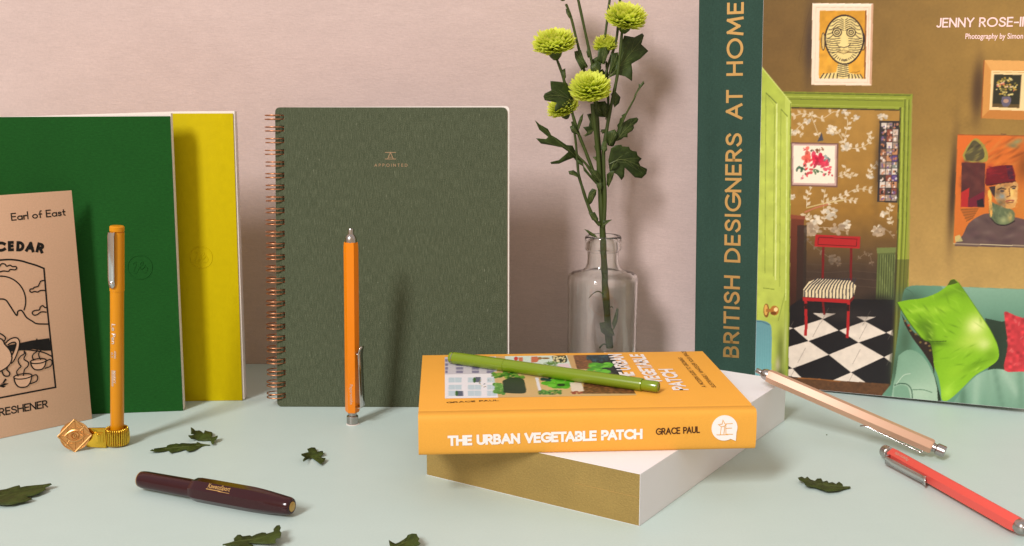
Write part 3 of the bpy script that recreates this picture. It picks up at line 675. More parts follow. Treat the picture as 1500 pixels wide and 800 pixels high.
    for k in range(24):
        x, y = rnd.uniform(1330, 1400), rnd.uniform(445, 500); P.soft(x, y, rnd.uniform(3, 8), 1.3, rnd.choice(((84, 122, 16), (176, 214, 76))), .55, rnd.uniform(15, 60), **cl)
    for k in range(70):
        x, y = rnd.uniform(1325, 1455), rnd.uniform(420, 580); P.soft(x, y, rnd.uniform(5, 13), rnd.uniform(.8, 2), rnd.choice(((100, 146, 18), (150, 196, 50), (84, 128, 12), (168, 208, 70))), .35, rnd.uniform(20, 80) if y < 500 else rnd.uniform(-60, 10), **cl)
    for k in range(10):
        x, y = rnd.uniform(1385, 1440), rnd.uniform(520, 580); P.soft(x, y, rnd.uniform(5, 10), 1.4, rnd.choice(((96, 138, 16), (176, 214, 76))), .5, rnd.uniform(-60, -25), **cl)
    P.line(smooth_path(z7([(54, 202), (100, 280), (150, 350), (205, 412), (262, 420), (330, 418)]), 4), 1.1, (62, 90, 12)); P.line(smooth_path(z7([(398, 92), (450, 165), (520, 270), (575, 355), (612, 430)]), 4), .9, (88, 126, 18)); P.poly(z7([(335, 108), (352, 80), (372, 72), (395, 92), (372, 100)]), (70, 88, 22))
    # red damask cushion
    rp_ = smooth_path(z7([(652, 262), (668, 254), (760, 290), (980, 320), (1000, 590), (760, 588), (655, 582), (668, 480), (672, 420), (660, 330)]), 3)
    P.poly(rp_, (196, 56, 62)); P.mottle(rp_, .1, 9)
    for k in range(46): x, y = rnd.uniform(672, 980), rnd.uniform(285, 575); P.ell(1300 + x / 3.81, 390 + y / 3.81, rnd.uniform(2, 5), rnd.uniform(1, 2.4), rnd.choice(((218, 104, 100), (208, 78, 80), (176, 40, 48))), rnd.uniform(0, 180), .55, 9)
    # gilt framed bouquet
    P.soft(1433, 132, 8, 44, (72, 50, 34), .85); P.soft(1431, 132, 9, 40, (84, 60, 38), .7)
    P.poly([(1442.3, 88), (1532, 90), (1528, 177), (1437.5, 173.5)], (206, 142, 72)); P.poly([(1442.3, 88), (1532, 90), (1522, 103), (1452, 103)], (222, 162, 90)); P.poly([(1437.5, 173.5), (1528, 177), (1516, 163), (1450, 161)], (190, 122, 56)); P.line([(1442, 88.5), (1437.8, 173)], 1.4, (150, 86, 40))
    P.poly([(1452.5, 103.5), (1520, 104.5), (1516, 163), (1449.8, 161)], (240, 206, 150)); P.line([(1454.5, 106), (1518, 107)], .8, (196, 150, 90))
    P.poly([(1456.5, 109), (1497, 110), (1493.5, 158.5), (1453.5, 157)], (48, 46, 32)); P.poly([(1454, 152), (1494, 153), (1493.5, 158.5), (1453.5, 157)], (92, 72, 40))
    for k in range(70):
        t = rnd.uniform(0, 6.28); q = math.sqrt(rnd.random()); P.ell(1474.5 + 16 * q * math.cos(t), 127 + 14 * q * math.sin(t), rnd.uniform(1, 2.3), rnd.uniform(.9, 2), rnd.choice(((214, 182, 92), (228, 204, 130), (190, 150, 60), (206, 110, 84), (120, 110, 50), (232, 190, 150))), 0, .9, 9)
    P.poly(smooth_path([(1468, 142), (1480, 142), (1481, 150), (1477, 156), (1470, 156), (1467, 149)], 3), (100, 92, 108)); P.ell(1474, 148, 4, 3, (196, 150, 120), 0, .8)
    # oil portrait of a man in a dark red cap
    P.soft(1396, 280, 7, 86, (60, 42, 30), .9)
    pt = [(1403, 197), (1590, 200), (1586, 362), (1397, 357)]
    P.grad(pt, (216, 104, 40), (196, 112, 44), (1405, 200), (1500, 350)); P.line([(1403, 197.5), (1590, 200.5)], 1.4, (150, 84, 40))
    zp = Z(1380, 180, 4.208)
    for k in range(60):
        x, y = rnd.uniform(280, 700), rnd.uniform(90, 270); P.soft(1380 + x / 4.2, 180 + y / 4.2, rnd.uniform(5, 14), 2, rnd.choice(((222, 120, 44), (180, 88, 34), (140, 70, 28), (204, 130, 60))), .5, rnd.uniform(-50, -20), clip=pt)
    P.soft(1490, 208, 10, 5, (134, 140, 96), .9, -20, clip=pt); P.soft(1484, 214, 9, 4, (110, 116, 84), .8, 10, clip=pt); P.soft(1500, 245, 12, 28, (120, 66, 26), .8, 0, clip=pt); P.soft(1500, 300, 20, 30, (196, 124, 48), .7, 0, clip=pt)
    P.poly(smooth_path(zp([(128, 200), (160, 140), (210, 95), (262, 140), (285, 200), (272, 240), (200, 245), (140, 238)]), 4), (156, 140, 62)); P.poly(smooth_path(zp([(140, 200), (165, 150), (200, 108), (250, 150), (262, 210), (220, 236), (150, 232)]), 4), (84, 76, 50))
    for k in range(12): P.soft(1380 + rnd.uniform(150, 255) / 4.2, 180 + rnd.uniform(130, 230) / 4.2, 5, 1.4, rnd.choice(((140, 126, 66), (56, 46, 36))), .8, -35)
    P.poly(zp([(122, 245), (268, 248), (262, 520), (118, 520)]), (84, 44, 42))
    for k in range(26): P.soft(1380 + rnd.uniform(128, 258) / 4.2, 180 + rnd.uniform(250, 420) / 4.2, 7, 4, rnd.choice(((70, 36, 38), (104, 56, 50), (90, 40, 40))), .6, rnd.uniform(0, 180))
    P.poly(zp([(118, 430), (170, 400), (160, 520), (116, 520)]), (176, 40, 40)); P.poly(zp([(170, 470), (262, 420), (262, 520), (160, 520)]), (110, 30, 46)); P.poly(zp([(215, 480), (255, 465), (262, 520), (220, 520)]), (40, 30, 36))
    for k in range(5): P.line(zp([(118 + k * 8, 535 + k * 18), (225 - k * 8, 530 + k * 14)]), 1.1, (110, 66, 30))
    P.poly(zp([(112, 530), (230, 525), (190, 590), (150, 600)]), (150, 86, 38), .6)
    body = smooth_path(zp([(80, 745), (130, 690), (165, 620), (240, 570), (300, 560), (440, 580), (560, 620), (720, 760), (80, 760)]), 3)
    P.poly(body, (96, 74, 70), 1)
    for k in range(40): P.soft(1380 + rnd.uniform(120, 640) / 4.2, 180 + rnd.uniform(580, 740) / 4.2, 9, 4, rnd.choice(((122, 100, 92), (80, 58, 62), (104, 76, 76), (70, 52, 54))), .5, rnd.uniform(-40, 40), clip=body)
    P.poly(zp([(80, 700), (110, 690), (130, 730), (82, 735)]), (196, 186, 120), .8)
    P.poly(smooth_path(zp([(290, 470), (330, 500), (440, 540), (445, 600), (400, 628), (330, 620), (292, 570)]), 3), (96, 106, 74)); P.poly(smooth_path(zp([(288, 480), (305, 470), (312, 560), (300, 590)]), 3), (220, 160, 80)); P.soft(1470, 323, 6, 6, (190, 190, 130), .6); P.soft(1480, 318, 4, 8, (216, 180, 100), .7); P.line(smooth_path(zp([(300, 585), (340, 625), (400, 630), (450, 605)]), 4), 1.8, (44, 34, 34))
    P.poly(smooth_path(zp([(318, 400), (360, 375), (460, 365), (468, 420), (462, 480), (448, 520), (405, 530), (350, 500), (322, 460)]), 3), (206, 150, 84))
    for x, y, rx, ry, c in ((345, 430, 7, 8, (120, 90, 60)), (370, 455, 5, 6, (130, 150, 160)), (430, 430, 4, 10, (236, 196, 110)), (440, 470, 5, 5, (232, 190, 120)), (385, 490, 7, 6, (170, 120, 70)), (360, 495, 6, 6, (110, 90, 60)), (445, 385, 5, 4, (190, 140, 90)), (400, 385, 8, 4, (160, 110, 66))): P.soft(1380 + x / 4.2, 180 + y / 4.2, rx, ry, c, .9)
    for k in range(60):
        x, y = rnd.uniform(322, 465), rnd.uniform(375, 525); ff = (x - 395) / 75
        P.soft(1380 + x / 4.2, 180 + y / 4.2, rnd.uniform(1.2, 3.2), rnd.uniform(.6, 1.3), rnd.choice(((232, 190, 118), (214, 160, 92), (180, 124, 70)) if ff > -.1 else ((150, 112, 70), (116, 92, 66), (130, 130, 116))), .6, rnd.uniform(20, 110))
    for k in range(40):
        x, y = rnd.uniform(295, 440), rnd.uniform(500, 615); P.soft(1380 + x / 4.2, 180 + y / 4.2, rnd.uniform(1.5, 4), rnd.uniform(.7, 1.4), rnd.choice(((80, 92, 66), (120, 128, 90), (150, 150, 104), (66, 74, 58))), .6, rnd.uniform(20, 110), clip=smooth_path(zp([(290, 470), (330, 500), (440, 540), (445, 600), (400, 628), (330, 620), (292, 570)]), 3))
    P.line(zp([(345, 412), (368, 402), (395, 410)]), 1.7, (54, 36, 30)); P.line(zp([(425, 398), (445, 390), (458, 396)]), 1.6, (54, 36, 30)); P.ell(1380 + 372 / 4.2, 180 + 420 / 4.2, 3.2, 1.7, (70, 60, 60)); P.ell(1380 + 442 / 4.2, 180 + 404 / 4.2, 2.6, 1.5, (70, 60, 60))
    P.line(zp([(415, 405), (420, 450), (400, 458)]), 1.4, (110, 70, 40)); P.line(zp([(395, 485), (420, 478), (445, 480)]), 1.8, (150, 70, 60)); P.line(zp([(400, 494), (440, 490)]), 1, (90, 50, 40))
    P.poly(smooth_path(zp([(284, 420), (300, 415), (308, 470), (296, 480), (284, 450)]), 3), (220, 176, 80)); P.poly(zp([(290, 395), (330, 390), (325, 460), (310, 440)]), (60, 44, 44))
    P.poly(smooth_path(zp([(276, 285), (330, 268), (420, 260), (440, 275), (452, 360), (380, 372), (276, 388), (270, 340)]), 3), (108, 24, 32)); P.poly(zp([(398, 268), (432, 265), (445, 345), (412, 350)]), (70, 30, 46)); P.soft(1450, 250, 6, 9, (150, 34, 40), .8); [P.soft(1380 + rnd.uniform(280, 445) / 4.2, 180 + rnd.uniform(270, 375) / 4.2, rnd.uniform(2, 5), 1.0, rnd.choice(((150, 34, 40), (84, 18, 28), (120, 28, 36), (100, 30, 44))), .6, rnd.uniform(-20, 20)) for k in range(36)]
    P.line(zp([(275, 386), (380, 371), (455, 360)]), 1.2, (60, 18, 24))
    P.line(zp([(365, 70), (395, 72)]), 2, (120, 84, 50)); P.line([(1397, 357), (1590, 363)], 1.0, (210, 190, 150))

# ================================================================== the setting
bm = box(-170, 170, 22, 106.88, -3, 0)
structure(finish('tabletop', bm, M['table'], bevel=.15))
bm = box(-190, 190, 106.9, 110, -40, 150)
structure(finish('backdrop_wall', bm, M['wall'], smooth=0))

# ================================================================== wire bound linen notebook
def stand_frame(loc, yaw, lean): return Frame(loc, Rz(R(yaw)) @ Rx(-R(lean)))
F = stand_frame((-20.05, 92.47, .02), -.58, 7.8)
T = F.thing('spiral_notebook', 'dark green linen notebook with copper wire binding, standing upright behind the orange pen', 'notebook')
NW, NH = 19.62, 25.42
loops_z = [.95 + k * (24.62 - .95) / 24 for k in range(25)]
bm = bmesh.new()
holes = [[(.34, z - .25), (.74, z - .25), (.74, z + .25), (.34, z + .25)] for z in loops_z]
add_prism(bm, rounded([(0, 0), (NW, 0), (NW, NH), (0, NH)], .45), 0, .13, 'y', holes)
finish('front_cover', bm, M['linen'], T, smooth=30)
bm = bmesh.new()
add_prism(bm, rounded([(.8, .24), (NW + .17, .24), (NW + .17, NH + .14), (.8, NH + .02)], .4), .15, .92, 'y')
finish('page_block', bm, M['paper'], T)
bm = bmesh.new()
add_prism(bm, rounded([(0, .3), (NW, .3), (NW, NH), (0, NH)], .45), .95, 1.1, 'y')
finish('back_cover', bm, M['linen'], T)
for z in loops_z:
    bm = bmesh.new()
    jit = random.uniform(-.03, .03)
    for dz in (-.165, .165):
        pts = [(-.12 + jit + .80 * math.cos(t), .46 + .74 * math.sin(t), z + dz + .05 * math.sin(t)) for t in [2 * math.pi * k / 36 for k in range(36)]]
        add_tube(bm, pts, .053, 7, closed=True)
    # the bend that joins the two wires of one loop
    pts = [(.62 + .07 * math.sin(a), .5, z - .165 * math.cos(a)) for a in [math.pi * k / 8 for k in range(9)]]
    add_tube(bm, pts, .056, 7)
    finish('wire_loop', bm, M['copper'], T, smooth=60)
# foil emblem and name
bm = bmesh.new()
a, b = F.hit(572, 234); k = 1 / 17.2
for i, (q, w) in enumerate((([(-8, 10.5), (8, 10.5)], .9), ([(-8, 1), (8, 1)], .9), ([(-4.2, 1), (0, 10.5), (4.2, 1)], 1.0), ([(-2.8, 3.6), (2.8, 3.6)], .7))):
    ribbon(bm, [(a + x * k, b + y * k) for x, y in q], w * k, front_put(i))
letter_line(bm, 'APPOINTED', F.hit(548.5, 244.3), F.hit(597, 244.3), 4.4 * k, .65 * k, front_put, gap=.62)
finish('foil_lettering', bm, M['soft_foil'], T, smooth=0)

# ================================================================== green and yellow soft notebooks
def monogram(bm, a, b, r, w):
    """blind embossed ring with a looping two letter monogram: low ridges of the cover itself"""
    def P(x, y): return (a + x * r, .018, b + y * r)
    add_tube(bm, [P(math.cos(t), math.sin(t)) for t in [2 * math.pi * k / 48 for k in range(48)]], w, 6, closed=True)
    p = smooth_path([(-.55, .28), (-.40, .45), (-.28, .36), (-.38, .05), (-.52, -.32), (-.40, -.5), (-.22, -.36), (-.02, .12), (.12, .42), (.26, .44), (.24, .24), (.06, .1), (.02, -.08), (.16, -.16), (.36, .02), (.44, .2)], 5)
    add_tube(bm, [P(*q) for q in p], w * .9, 6)
    p = smooth_path([(.36, .1), (.54, -.02), (.58, -.28), (.4, -.46), (.2, -.42)], 5)
    add_tube(bm, [P(*q) for q in p], w * .9, 6)

FG = stand_frame((-27.75, 91.29, .02), 7.53, 3.0)
T = FG.thing('softcover_notebook', 'deep green soft cover notebook with an embossed round monogram, in front of the yellow one', 'notebook', 'blank notebooks with embossed monograms')
H1 = 24.6; W1 = 18.5
finish('front_cover', box(-W1, 0, 0, .10, 0, H1), M['green_cover'], T, bevel=.02)
bm = bmesh.new()
add_prism(bm, [(-W1 + .02, .06), (.06, .06), (.06, H1 + .27), (-12.3, H1 + .03), (-W1 + .02, H1 - .08)], .12, .95, 'y')
finish('page_block', bm, M['paper'], T, bevel=.03)
finish('back_cover', box(-W1, 0, .97, 1.07, .09, H1), M['green_cover'], T, bevel=.02)
bm = bmesh.new(); monogram(bm, *FG.hit(205, 391.5), .98, .062)
finish('embossed_emblem', bm, M['green_cover'], T, smooth=60)

FY = stand_frame((-23.45, 94.3, .02), 2.37, 2.8)
T = FY.thing('softcover_notebook', 'bright yellow leather grain notebook with white page edges, half hidden behind the green one', 'notebook', 'blank notebooks with embossed monograms')
H2 = 24.72; W2 = 19.6
bm = bmesh.new(); add_prism(bm, [(-W2, 0), (0, 0), (0, H2), (-5, H2), (-W2, H2 - .45)], 0, .11, 'y')
finish('front_cover', bm, M['yellow_cover'], T, bevel=.02)
bm = bmesh.new()
add_prism(bm, [(-W2 + .02, .05), (.16, .05), (.12, H2 + .2), (-5, H2 + .17), (-W2 + .02, H2 - .3)], .13, 1.15, 'y')
finish('page_block', bm, M['paper'], T, bevel=.03)
bm = bmesh.new(); add_prism(bm, [(-W2, .08), (.02, .08), (.02, H2 + .16), (-5, H2 + .12), (-W2, H2 - .33)], 1.17, 1.28, 'y')
finish('back_cover', bm, M['yellow_cover'], T, bevel=.02)
bm = bmesh.new(); monogram(bm, *FY.hit(295, 377), .92, .055)
finish('embossed_emblem', bm, M['yellow_cover'], T, smooth=60)

# ================================================================== printed card of the air freshener
FC = stand_frame((-34.57, 89.01, .02), 43.85, 3.0)
T = FC.thing('air_freshener_card', 'beige printed card with line drawing of a teapot and steaming cups, leaning at the left', 'card')
bm = bmesh.new()
q0 = FC.hit(-40, 292.5); top_l = (-14.5, FC.hit(0, 289)[1] + .1)
tr = FC.hit(105, 279)
add_prism(bm, [(-14.5, 0), (0, 0), (tr[0], tr[1]), (-14.5, tr[1] + .05)], 0, .14, 'y')
finish('card_stock', bm, M['kraft'], T, bevel=.02)
def cp(*pts): return [FC.hit(*p) for p in pts]
pxu = 1 / 17.8
bm = bmesh.new()
letter_line(bm, 'Earl of East', FC.hit(16.5, 323.6), FC.hit(96.3, 315.8), 10.6 * pxu, 1.55 * pxu, front_put, gap=.2, space=.36)
finish('maker_lettering', bm, M['ink'], T, smooth=0)
bm = bmesh.new()
for ch, x0, x1, y0, y1 in (('C', -8.5, 8.2, 369.5, 368.6), ('E', 11.6, 20.4, 368.3, 368), ('D', 23.5, 35.3, 368.2, 368.6), ('A', 36.5, 50, 368.6, 370), ('R', 51.6, 62.6, 369.2, 371.8)):
    letter_line(bm, ch, FC.hit(x0, y0), FC.hit(x1, y1), 14.2 * pxu, 4.1 * pxu, front_put)
finish('scent_lettering', bm, M['ink'], T, smooth=0)
bm = bmesh.new()
letter_line(bm, 'FRESHENER', FC.hit(-9.5, 611.6), FC.hit(70.4, 596.8), 11.2 * pxu, 1.75 * pxu, front_put, gap=.2)
finish('caption_lettering', bm, M['ink'], T, smooth=0)
z2 = lambda pts: [(x / 3.48, 450 + y / 3.478) for x, y in pts]
z1 = lambda pts: [(x / 4, 270 + y / 4) for x, y in pts]
bm = bmesh.new(); lay = [0]
def ink(pts, w=1.75, sub=5, closed=False):
    P = smooth_path(pts, sub, closed) if sub else list(pts)
    if closed and sub: P.append(P[0])
    lay[0] += 1
    ribbon(bm, [FC.hit(*p) for p in P], w * pxu, front_put(lay[0] % 9, .016))
def fill(pts, col=None):
    lay[0] += 1
    pu = front_put(lay[0] % 9, .016)
    vs = [bm.verts.new(pu(*FC.hit(*p))) for p in pts]
    es = [bm.edges.new((vs[i], vs[(i + 1) % len(vs)])) for i in range(len(vs))]
    bmesh.ops.triangle_fill(bm, edges=es, use_beauty=True)
frame_top = smooth_path(z1([(0, 444), (60, 441), (120, 448), (165, 461), (215, 476), (257, 493)]), 5)
fr = [FC.hit(*p) for p in frame_top + z2([(240, 0), (283, 408)])]
ac, zb0 = fr[0][0], fr[-1][1]
fr = fr + [(2 * ac - a, b) for a, b in fr[::-1]]
ribbon(bm, fr + [fr[0]], 2.3 * pxu, front_put(0, .016))
ink(z1(arc(0, 682, 150, 147, 100, -22, 24)[::1]) if False else [(1 + 36.5 * math.cos(t), 441 - 36.5 * math.sin(t)) for t in [R(190 - 212 * k / 36) for k in range(37)]], 1.8, 0)
ink(z1([(-240, 790), (-170, 770), (-110, 730), (-75, 742), (-40, 690), (-15, 676), (10, 672), (35, 680), (60, 715), (96, 768), (104, 745), (122, 738), (135, 750), (155, 780), (190, 803)]) + [(54, 474.2), (70.5, 474.8)], 1.9)
ink(z1([(-30, 490), (-5, 482), (8, 466), (28, 468), (38, 480), (58, 474), (72, 482), (92, 482), (97, 493), (86, 501), (60, 499), (48, 510), (20, 508), (-10, 515)]), 1.7)
ink(z1([(262, 563), (240, 567), (229, 585), (222, 598), (200, 604), (193, 612), (178, 614), (174, 625), (184, 633), (202, 628), (220, 631), (238, 622), (266, 622)]), 1.7)
ink(z1([(273, 722), (262, 722), (250, 711), (236, 719), (230, 735), (212, 738), (195, 743), (188, 755), (200, 767), (220, 762), (240, 748), (272, 749)]), 1.7)
fill(z2([(-262, 196), (-150, 196), (-30, 206), (0, 208), (50, 193), (105, 182), (160, 170), (250, 158), (264, 221), (225, 222), (170, 214), (110, 217), (40, 219), (-30, 226), (-150, 232), (-262, 236)]))
ink(z2([(-30, 232), (110, 217), (180, 222), (225, 232), (266, 252)]), 1.7)
# teapot
def paper_fill(pts):
    vs = [bm.verts.new((lambda a, b: (a, -.042, b))(*FC.hit(*p))) for p in pts]
    es = [bm.edges.new((vs[i], vs[(i + 1) % len(vs)])) for i in range(len(vs))]
    g = bmesh.ops.triangle_fill(bm, edges=es, use_beauty=True)
    for f in g['geom']:
        if isinstance(f, bmesh.types.BMFace): f.material_index = 1
def ink_over(pts, w=1.75, sub=5, closed=False):
    P = smooth_path(pts, sub, closed)
    if closed: P.append(P[0])
    lay[0] += 1
    ribbon(bm, [FC.hit(*p) for p in P], w * pxu, front_put(lay[0] % 7, .047))
handle_o = z2([(26, 185), (45, 166), (68, 156), (88, 158), (98, 176), (95, 208), (82, 246), (68, 274), (55, 287)])
handle_i = z2([(56, 252), (66, 232), (76, 206), (80, 186), (72, 178), (54, 182), (38, 192)])
paper_fill(smooth_path(handle_o, 4) + smooth_path(handle_i, 4))
ink_over(handle_o); ink_over(handle_i)
spout = z2([(-150, 300), (-190, 285), (-214, 240), (-232, 205), (-212, 200), (-186, 232), (-160, 240)])
paper_fill(smooth_path(spout, 4)); ink_over(spout)
pot = z2([(-118, 178), (-60, 162), (0, 160), (18, 178), (22, 188), (44, 212), (57, 240), (58, 268), (42, 298), (0, 326), (-60, 335), (-120, 326), (-160, 298), (-172, 262), (-158, 222), (-136, 192), (-118, 178)])
paper_fill(smooth_path(pot[:-1], 4, True)); ink_over(pot)
ink_over(z2([(-118, 176), (-112, 150), (-80, 126), (-54, 118), (-10, 130)]))
ink_over(z2([(-10, 130), (10, 140), (24, 152), (26, 164), (14, 176)]))
ink_over(z2([(8, 322), (16, 344), (30, 352), (46, 348), (48, 334), (34, 318), (38, 306)]))
def cup(cx, cy, rx, ry, bot, hx, hy):
    body = [(cx - rx, cy), (cx - rx * .86, cy + bot * .55), (cx - rx * .5, cy + bot * .93), (cx, cy + bot), (cx + rx * .5, cy + bot * .9), (cx + rx * .85, cy + bot * .5), (cx + rx, cy - ry * .4)]
    paper_fill(smooth_path(z2(body), 4))
    ink_over(z2(body))
    ink_over(z2([(cx + rx * math.cos(t), cy + ry * math.sin(t) - .12 * rx * math.cos(t)) for t in [2 * math.pi * k / 14 for k in range(14)]]), 1.5, 3, True)
    ink_over(z2([(cx + rx, cy), (cx + rx + hx * .7, cy - 8), (cx + rx + hx, cy + 6), (cx + rx + hx * .75, cy + 26), (cx + rx * .8, cy + 38)]), 1.6)
cup(115, 352, 46, 13, 56, 30, 0); cup(194, 274, 40, 12, 45, 30, 0)
for st in ([(92, 352), (84, 330), (96, 312), (106, 302), (96, 288), (92, 268), (106, 248), (122, 238), (122, 222)], [(122, 222), (130, 240), (122, 258), (124, 268), (144, 282), (140, 302), (124, 318), (118, 350)],
           [(172, 272), (164, 254), (170, 238), (186, 226), (186, 212), (178, 200), (186, 182), (186, 160)], [(186, 160), (192, 180), (212, 198), (212, 214), (200, 228), (196, 244), (206, 268)]):
    ink_over(z2(st), 1.6)
for lf in ([(-6, 398), (10, 388), (26, 362), (34, 370), (20, 386)], [(-6, 400), (20, 388), (44, 388), (30, 396), (8, 404)], [(-8, 404), (8, 400), (30, 402), (18, 410)]):
    fill(z2(lf))
finish('printed_drawing', bm, [M['ink'], M['kraft']], T, smooth=0)

# ================================================================== yellow fibre pen standing in the gold pen loop
bx, by = -30.25, 82.5
FP = Frame((bx, by, .05), Ry(R(3.45)))
T = FP.thing('felt_tip_pen', 'yellow capped felt tip pen with a silver clip, standing in the gold pen loop', 'pen')
PR = .52; PT = 16.9; CB = 12.0
bm = bmesh.new(); add_lathe(bm, [(0, 0), (PR - .06, 0), (PR - .02, .1), (PR - .02, CB + .5)], 32)
finish('barrel', bm, M['lepen'], T)
bm = bmesh.new(); add_lathe(bm, [(PR - .02, CB - .02), (PR + .015, CB), (PR + .015, PT - .48), (PR - .05, PT - .47), (PR - .05, PT - .4), (PR + .015, PT - .39), (PR + .015, PT - .07), (PR - .05, PT), (0, PT)], 32)
finish('cap', bm, M['lepen'], T)
# clip: a folded plate on the front left of the cap
ca = R(-108); nx, ny = math.cos(ca), math.sin(ca); tx, ty = -ny, nx
def on_clip(a, d, z): return (nx * (PR + d) + tx * a, ny * (PR + d) + ty * a, z)
bm = bmesh.new()
prof = [(.02, PT - .42), (.2, PT - .46), (.24, PT - .8), (.2, PT - 3.9), (.13, PT - 4.4), (.13, PT - 4.6)]
L0 = []
for d, z in prof:
    hw = .27 if z > PT - 4.3 else (.25 if z > PT - 4.5 else .14)
    L0.append([bm.verts.new(on_clip(a, d - (.05 if abs(a) > .2 else 0), z)) for a in (-hw, -hw * .6, hw * .6, hw)])
for r0, r1 in zip(L0, L0[1:]):
    for i in range(3): bm.faces.new((r0[i], r0[i + 1], r1[i + 1], r1[i]))
clip = finish('clip', bm, M['chrome'], T, smooth=40, solid=.07)
bm = bmesh.new()
mt = Matrix.Translation(Vector(on_clip(0, .16, PT - 4.25))) @ Matrix(((tx, 0, nx, 0), (ty, 0, ny, 0), (0, 1, 0, 0), (0, 0, 0, 1)))
add_lathe(bm, [(0, .12), (.1, .11), (.19, .06), (.24, 0), (.24, -.06)], 20, mt)
finish('clip_stud', bm, M['chrome'], clip)
bm = bmesh.new()
for s, xa, z0, z1_, cap in (('Le Pen', -.02, 9.55, 8.0, .30), ('4300', .1, 7.5, 6.9, .14), ('0.3', -.14, 7.35, 6.95, .16), ('MARVY', .06, 5.95, 4.95, .18)):
    font_line(bm, s, (xa - cap / 2, z0), (xa - cap / 2, z1_), cap, lambda a, b: (a - .08, -math.sqrt(max((PR - .02) ** 2 - (a - .08) ** 2, .01)) - .035, b), .02)
put_b = lambda a, b: (a, -math.sqrt((PR - .02) ** 2 - a * a) - .012, b)
for a0 in (-.26, -.2, -.14): ribbon(bm, [(a0, 5.95), (a0, 4.7)], .035, put_b)
finish('silver_imprint', bm, M['silver_print'], T, smooth=0)

FL = Frame((-30.2, 82.45, 0), Rz(R(8)))
T = FL.thing('pen_loop', 'gold pen loop of coiled wire with an engraved eye medallion on its clip plate', 'pen loop')
bm = bmesh.new(); pts = []
turns = 32; per = 14
for k in range(turns * per):
    t = 2 * math.pi * k / (turns * per); ph = 2 * math.pi * k / per
    rr = .76 + .12 * math.cos(ph); pts.append((rr * math.cos(t), rr * math.sin(t), .74 + .66 * math.sin(ph)))
add_tube(bm, pts, .05, 6, closed=True)
finish('coil', bm, M['gold'], T, smooth=60)
bm = bmesh.new()
add_prism(bm, rounded([(-2.15, .16), (-.72, .02), (-.72, 1.62), (-2.15, 1.66)], .06, 2), -.66, -.56, 'y')
plate = finish('clip_plate', bm, M['gold'], T, bevel=.02)
bm = bmesh.new()
add_prism(bm, rounded([(-1.5, .42), (-.86, .42), (-.86, 1.3), (-1.5, 1.3)], .1, 3), -.74, -.665, 'y')
add_prism(bm, rounded([(-1.36, .52), (-1.05, .52), (-1.05, 1.18), (-1.36, 1.18)], .14, 4), -.82, -.745, 'y')
add_tube(bm, [(-.76, -.62, .06), (-.76, -.62, 1.6)], .09, 8)
finish('latch', bm, M['gold'], plate, bevel=.02)
mb = Matrix.Translation((-2.85, -.86, 1.16)) @ Matrix.Rotation(R(-12), 4, 'X')
bm = bmesh.new()
sq = 1.26
add_prism(bm, [(sq * math.cos(R(90 * k)), sq * math.sin(R(90 * k))) for k in range(4)], -.075, .02, 'y')
bmesh.ops.bevel(bm, geom=bm.edges[:], offset=.03, segments=1, affect='EDGES')
add_prism(bm, [(1.07 * math.cos(t), 1.07 * math.sin(t)) for t in [2 * math.pi * k / 48 for k in range(48)]], -.09, .05, 'y')
def rim(r, w, d): add_tube(bm, [(r * math.cos(R(7.5 * k)), d, r * math.sin(R(7.5 * k))) for k in range(48)], w, 6, closed=True)
rim(1.05, .05, -.085)
def rel(pts, r=.035, closed=False, d=-.115): add_tube(bm, [(x, d, y) for x, y in pts], r, 6, closed=closed)
for k in range(4):
    rel([(sq * .97 * math.cos(R(90 * k + t)), sq * .97 * math.sin(R(90 * k + t))) for t in (0, 90)], .065)
for k in range(4):
    rel([(.74 * math.cos(R(90 * k + 45 + t)) * 1.12, .74 * math.sin(R(90 * k + 45 + t)) * 1.12) for t in (0, 90)], .045)
for k in range(8):
    t = R(45 * k); rel([(.45 * math.cos(t), .4 * math.sin(t)), (.98 * math.cos(t), .98 * math.sin(t))], .036)
rel([(x, .42 * (1 - (x / .72) ** 2)) for x in [-.72 + 1.44 * k / 14 for k in range(15)]], .06, d=-.13)
rel([(x, -.42 * (1 - (x / .72) ** 2)) for x in [-.72 + 1.44 * k / 14 for k in range(15)]], .06, d=-.13)
rel([(.26 * math.cos(R(18 * k)), .26 * math.sin(R(18 * k))) for k in range(20)], .06, True, -.14)
rel([(.09 * math.cos(R(30 * k)), .09 * math.sin(R(30 * k))) for k in range(12)], .05, True, -.15)
bmesh.ops.transform(bm, matrix=mb, verts=bm.verts)
finish('medallion', bm, M['rose_gold'], T, smooth=40)

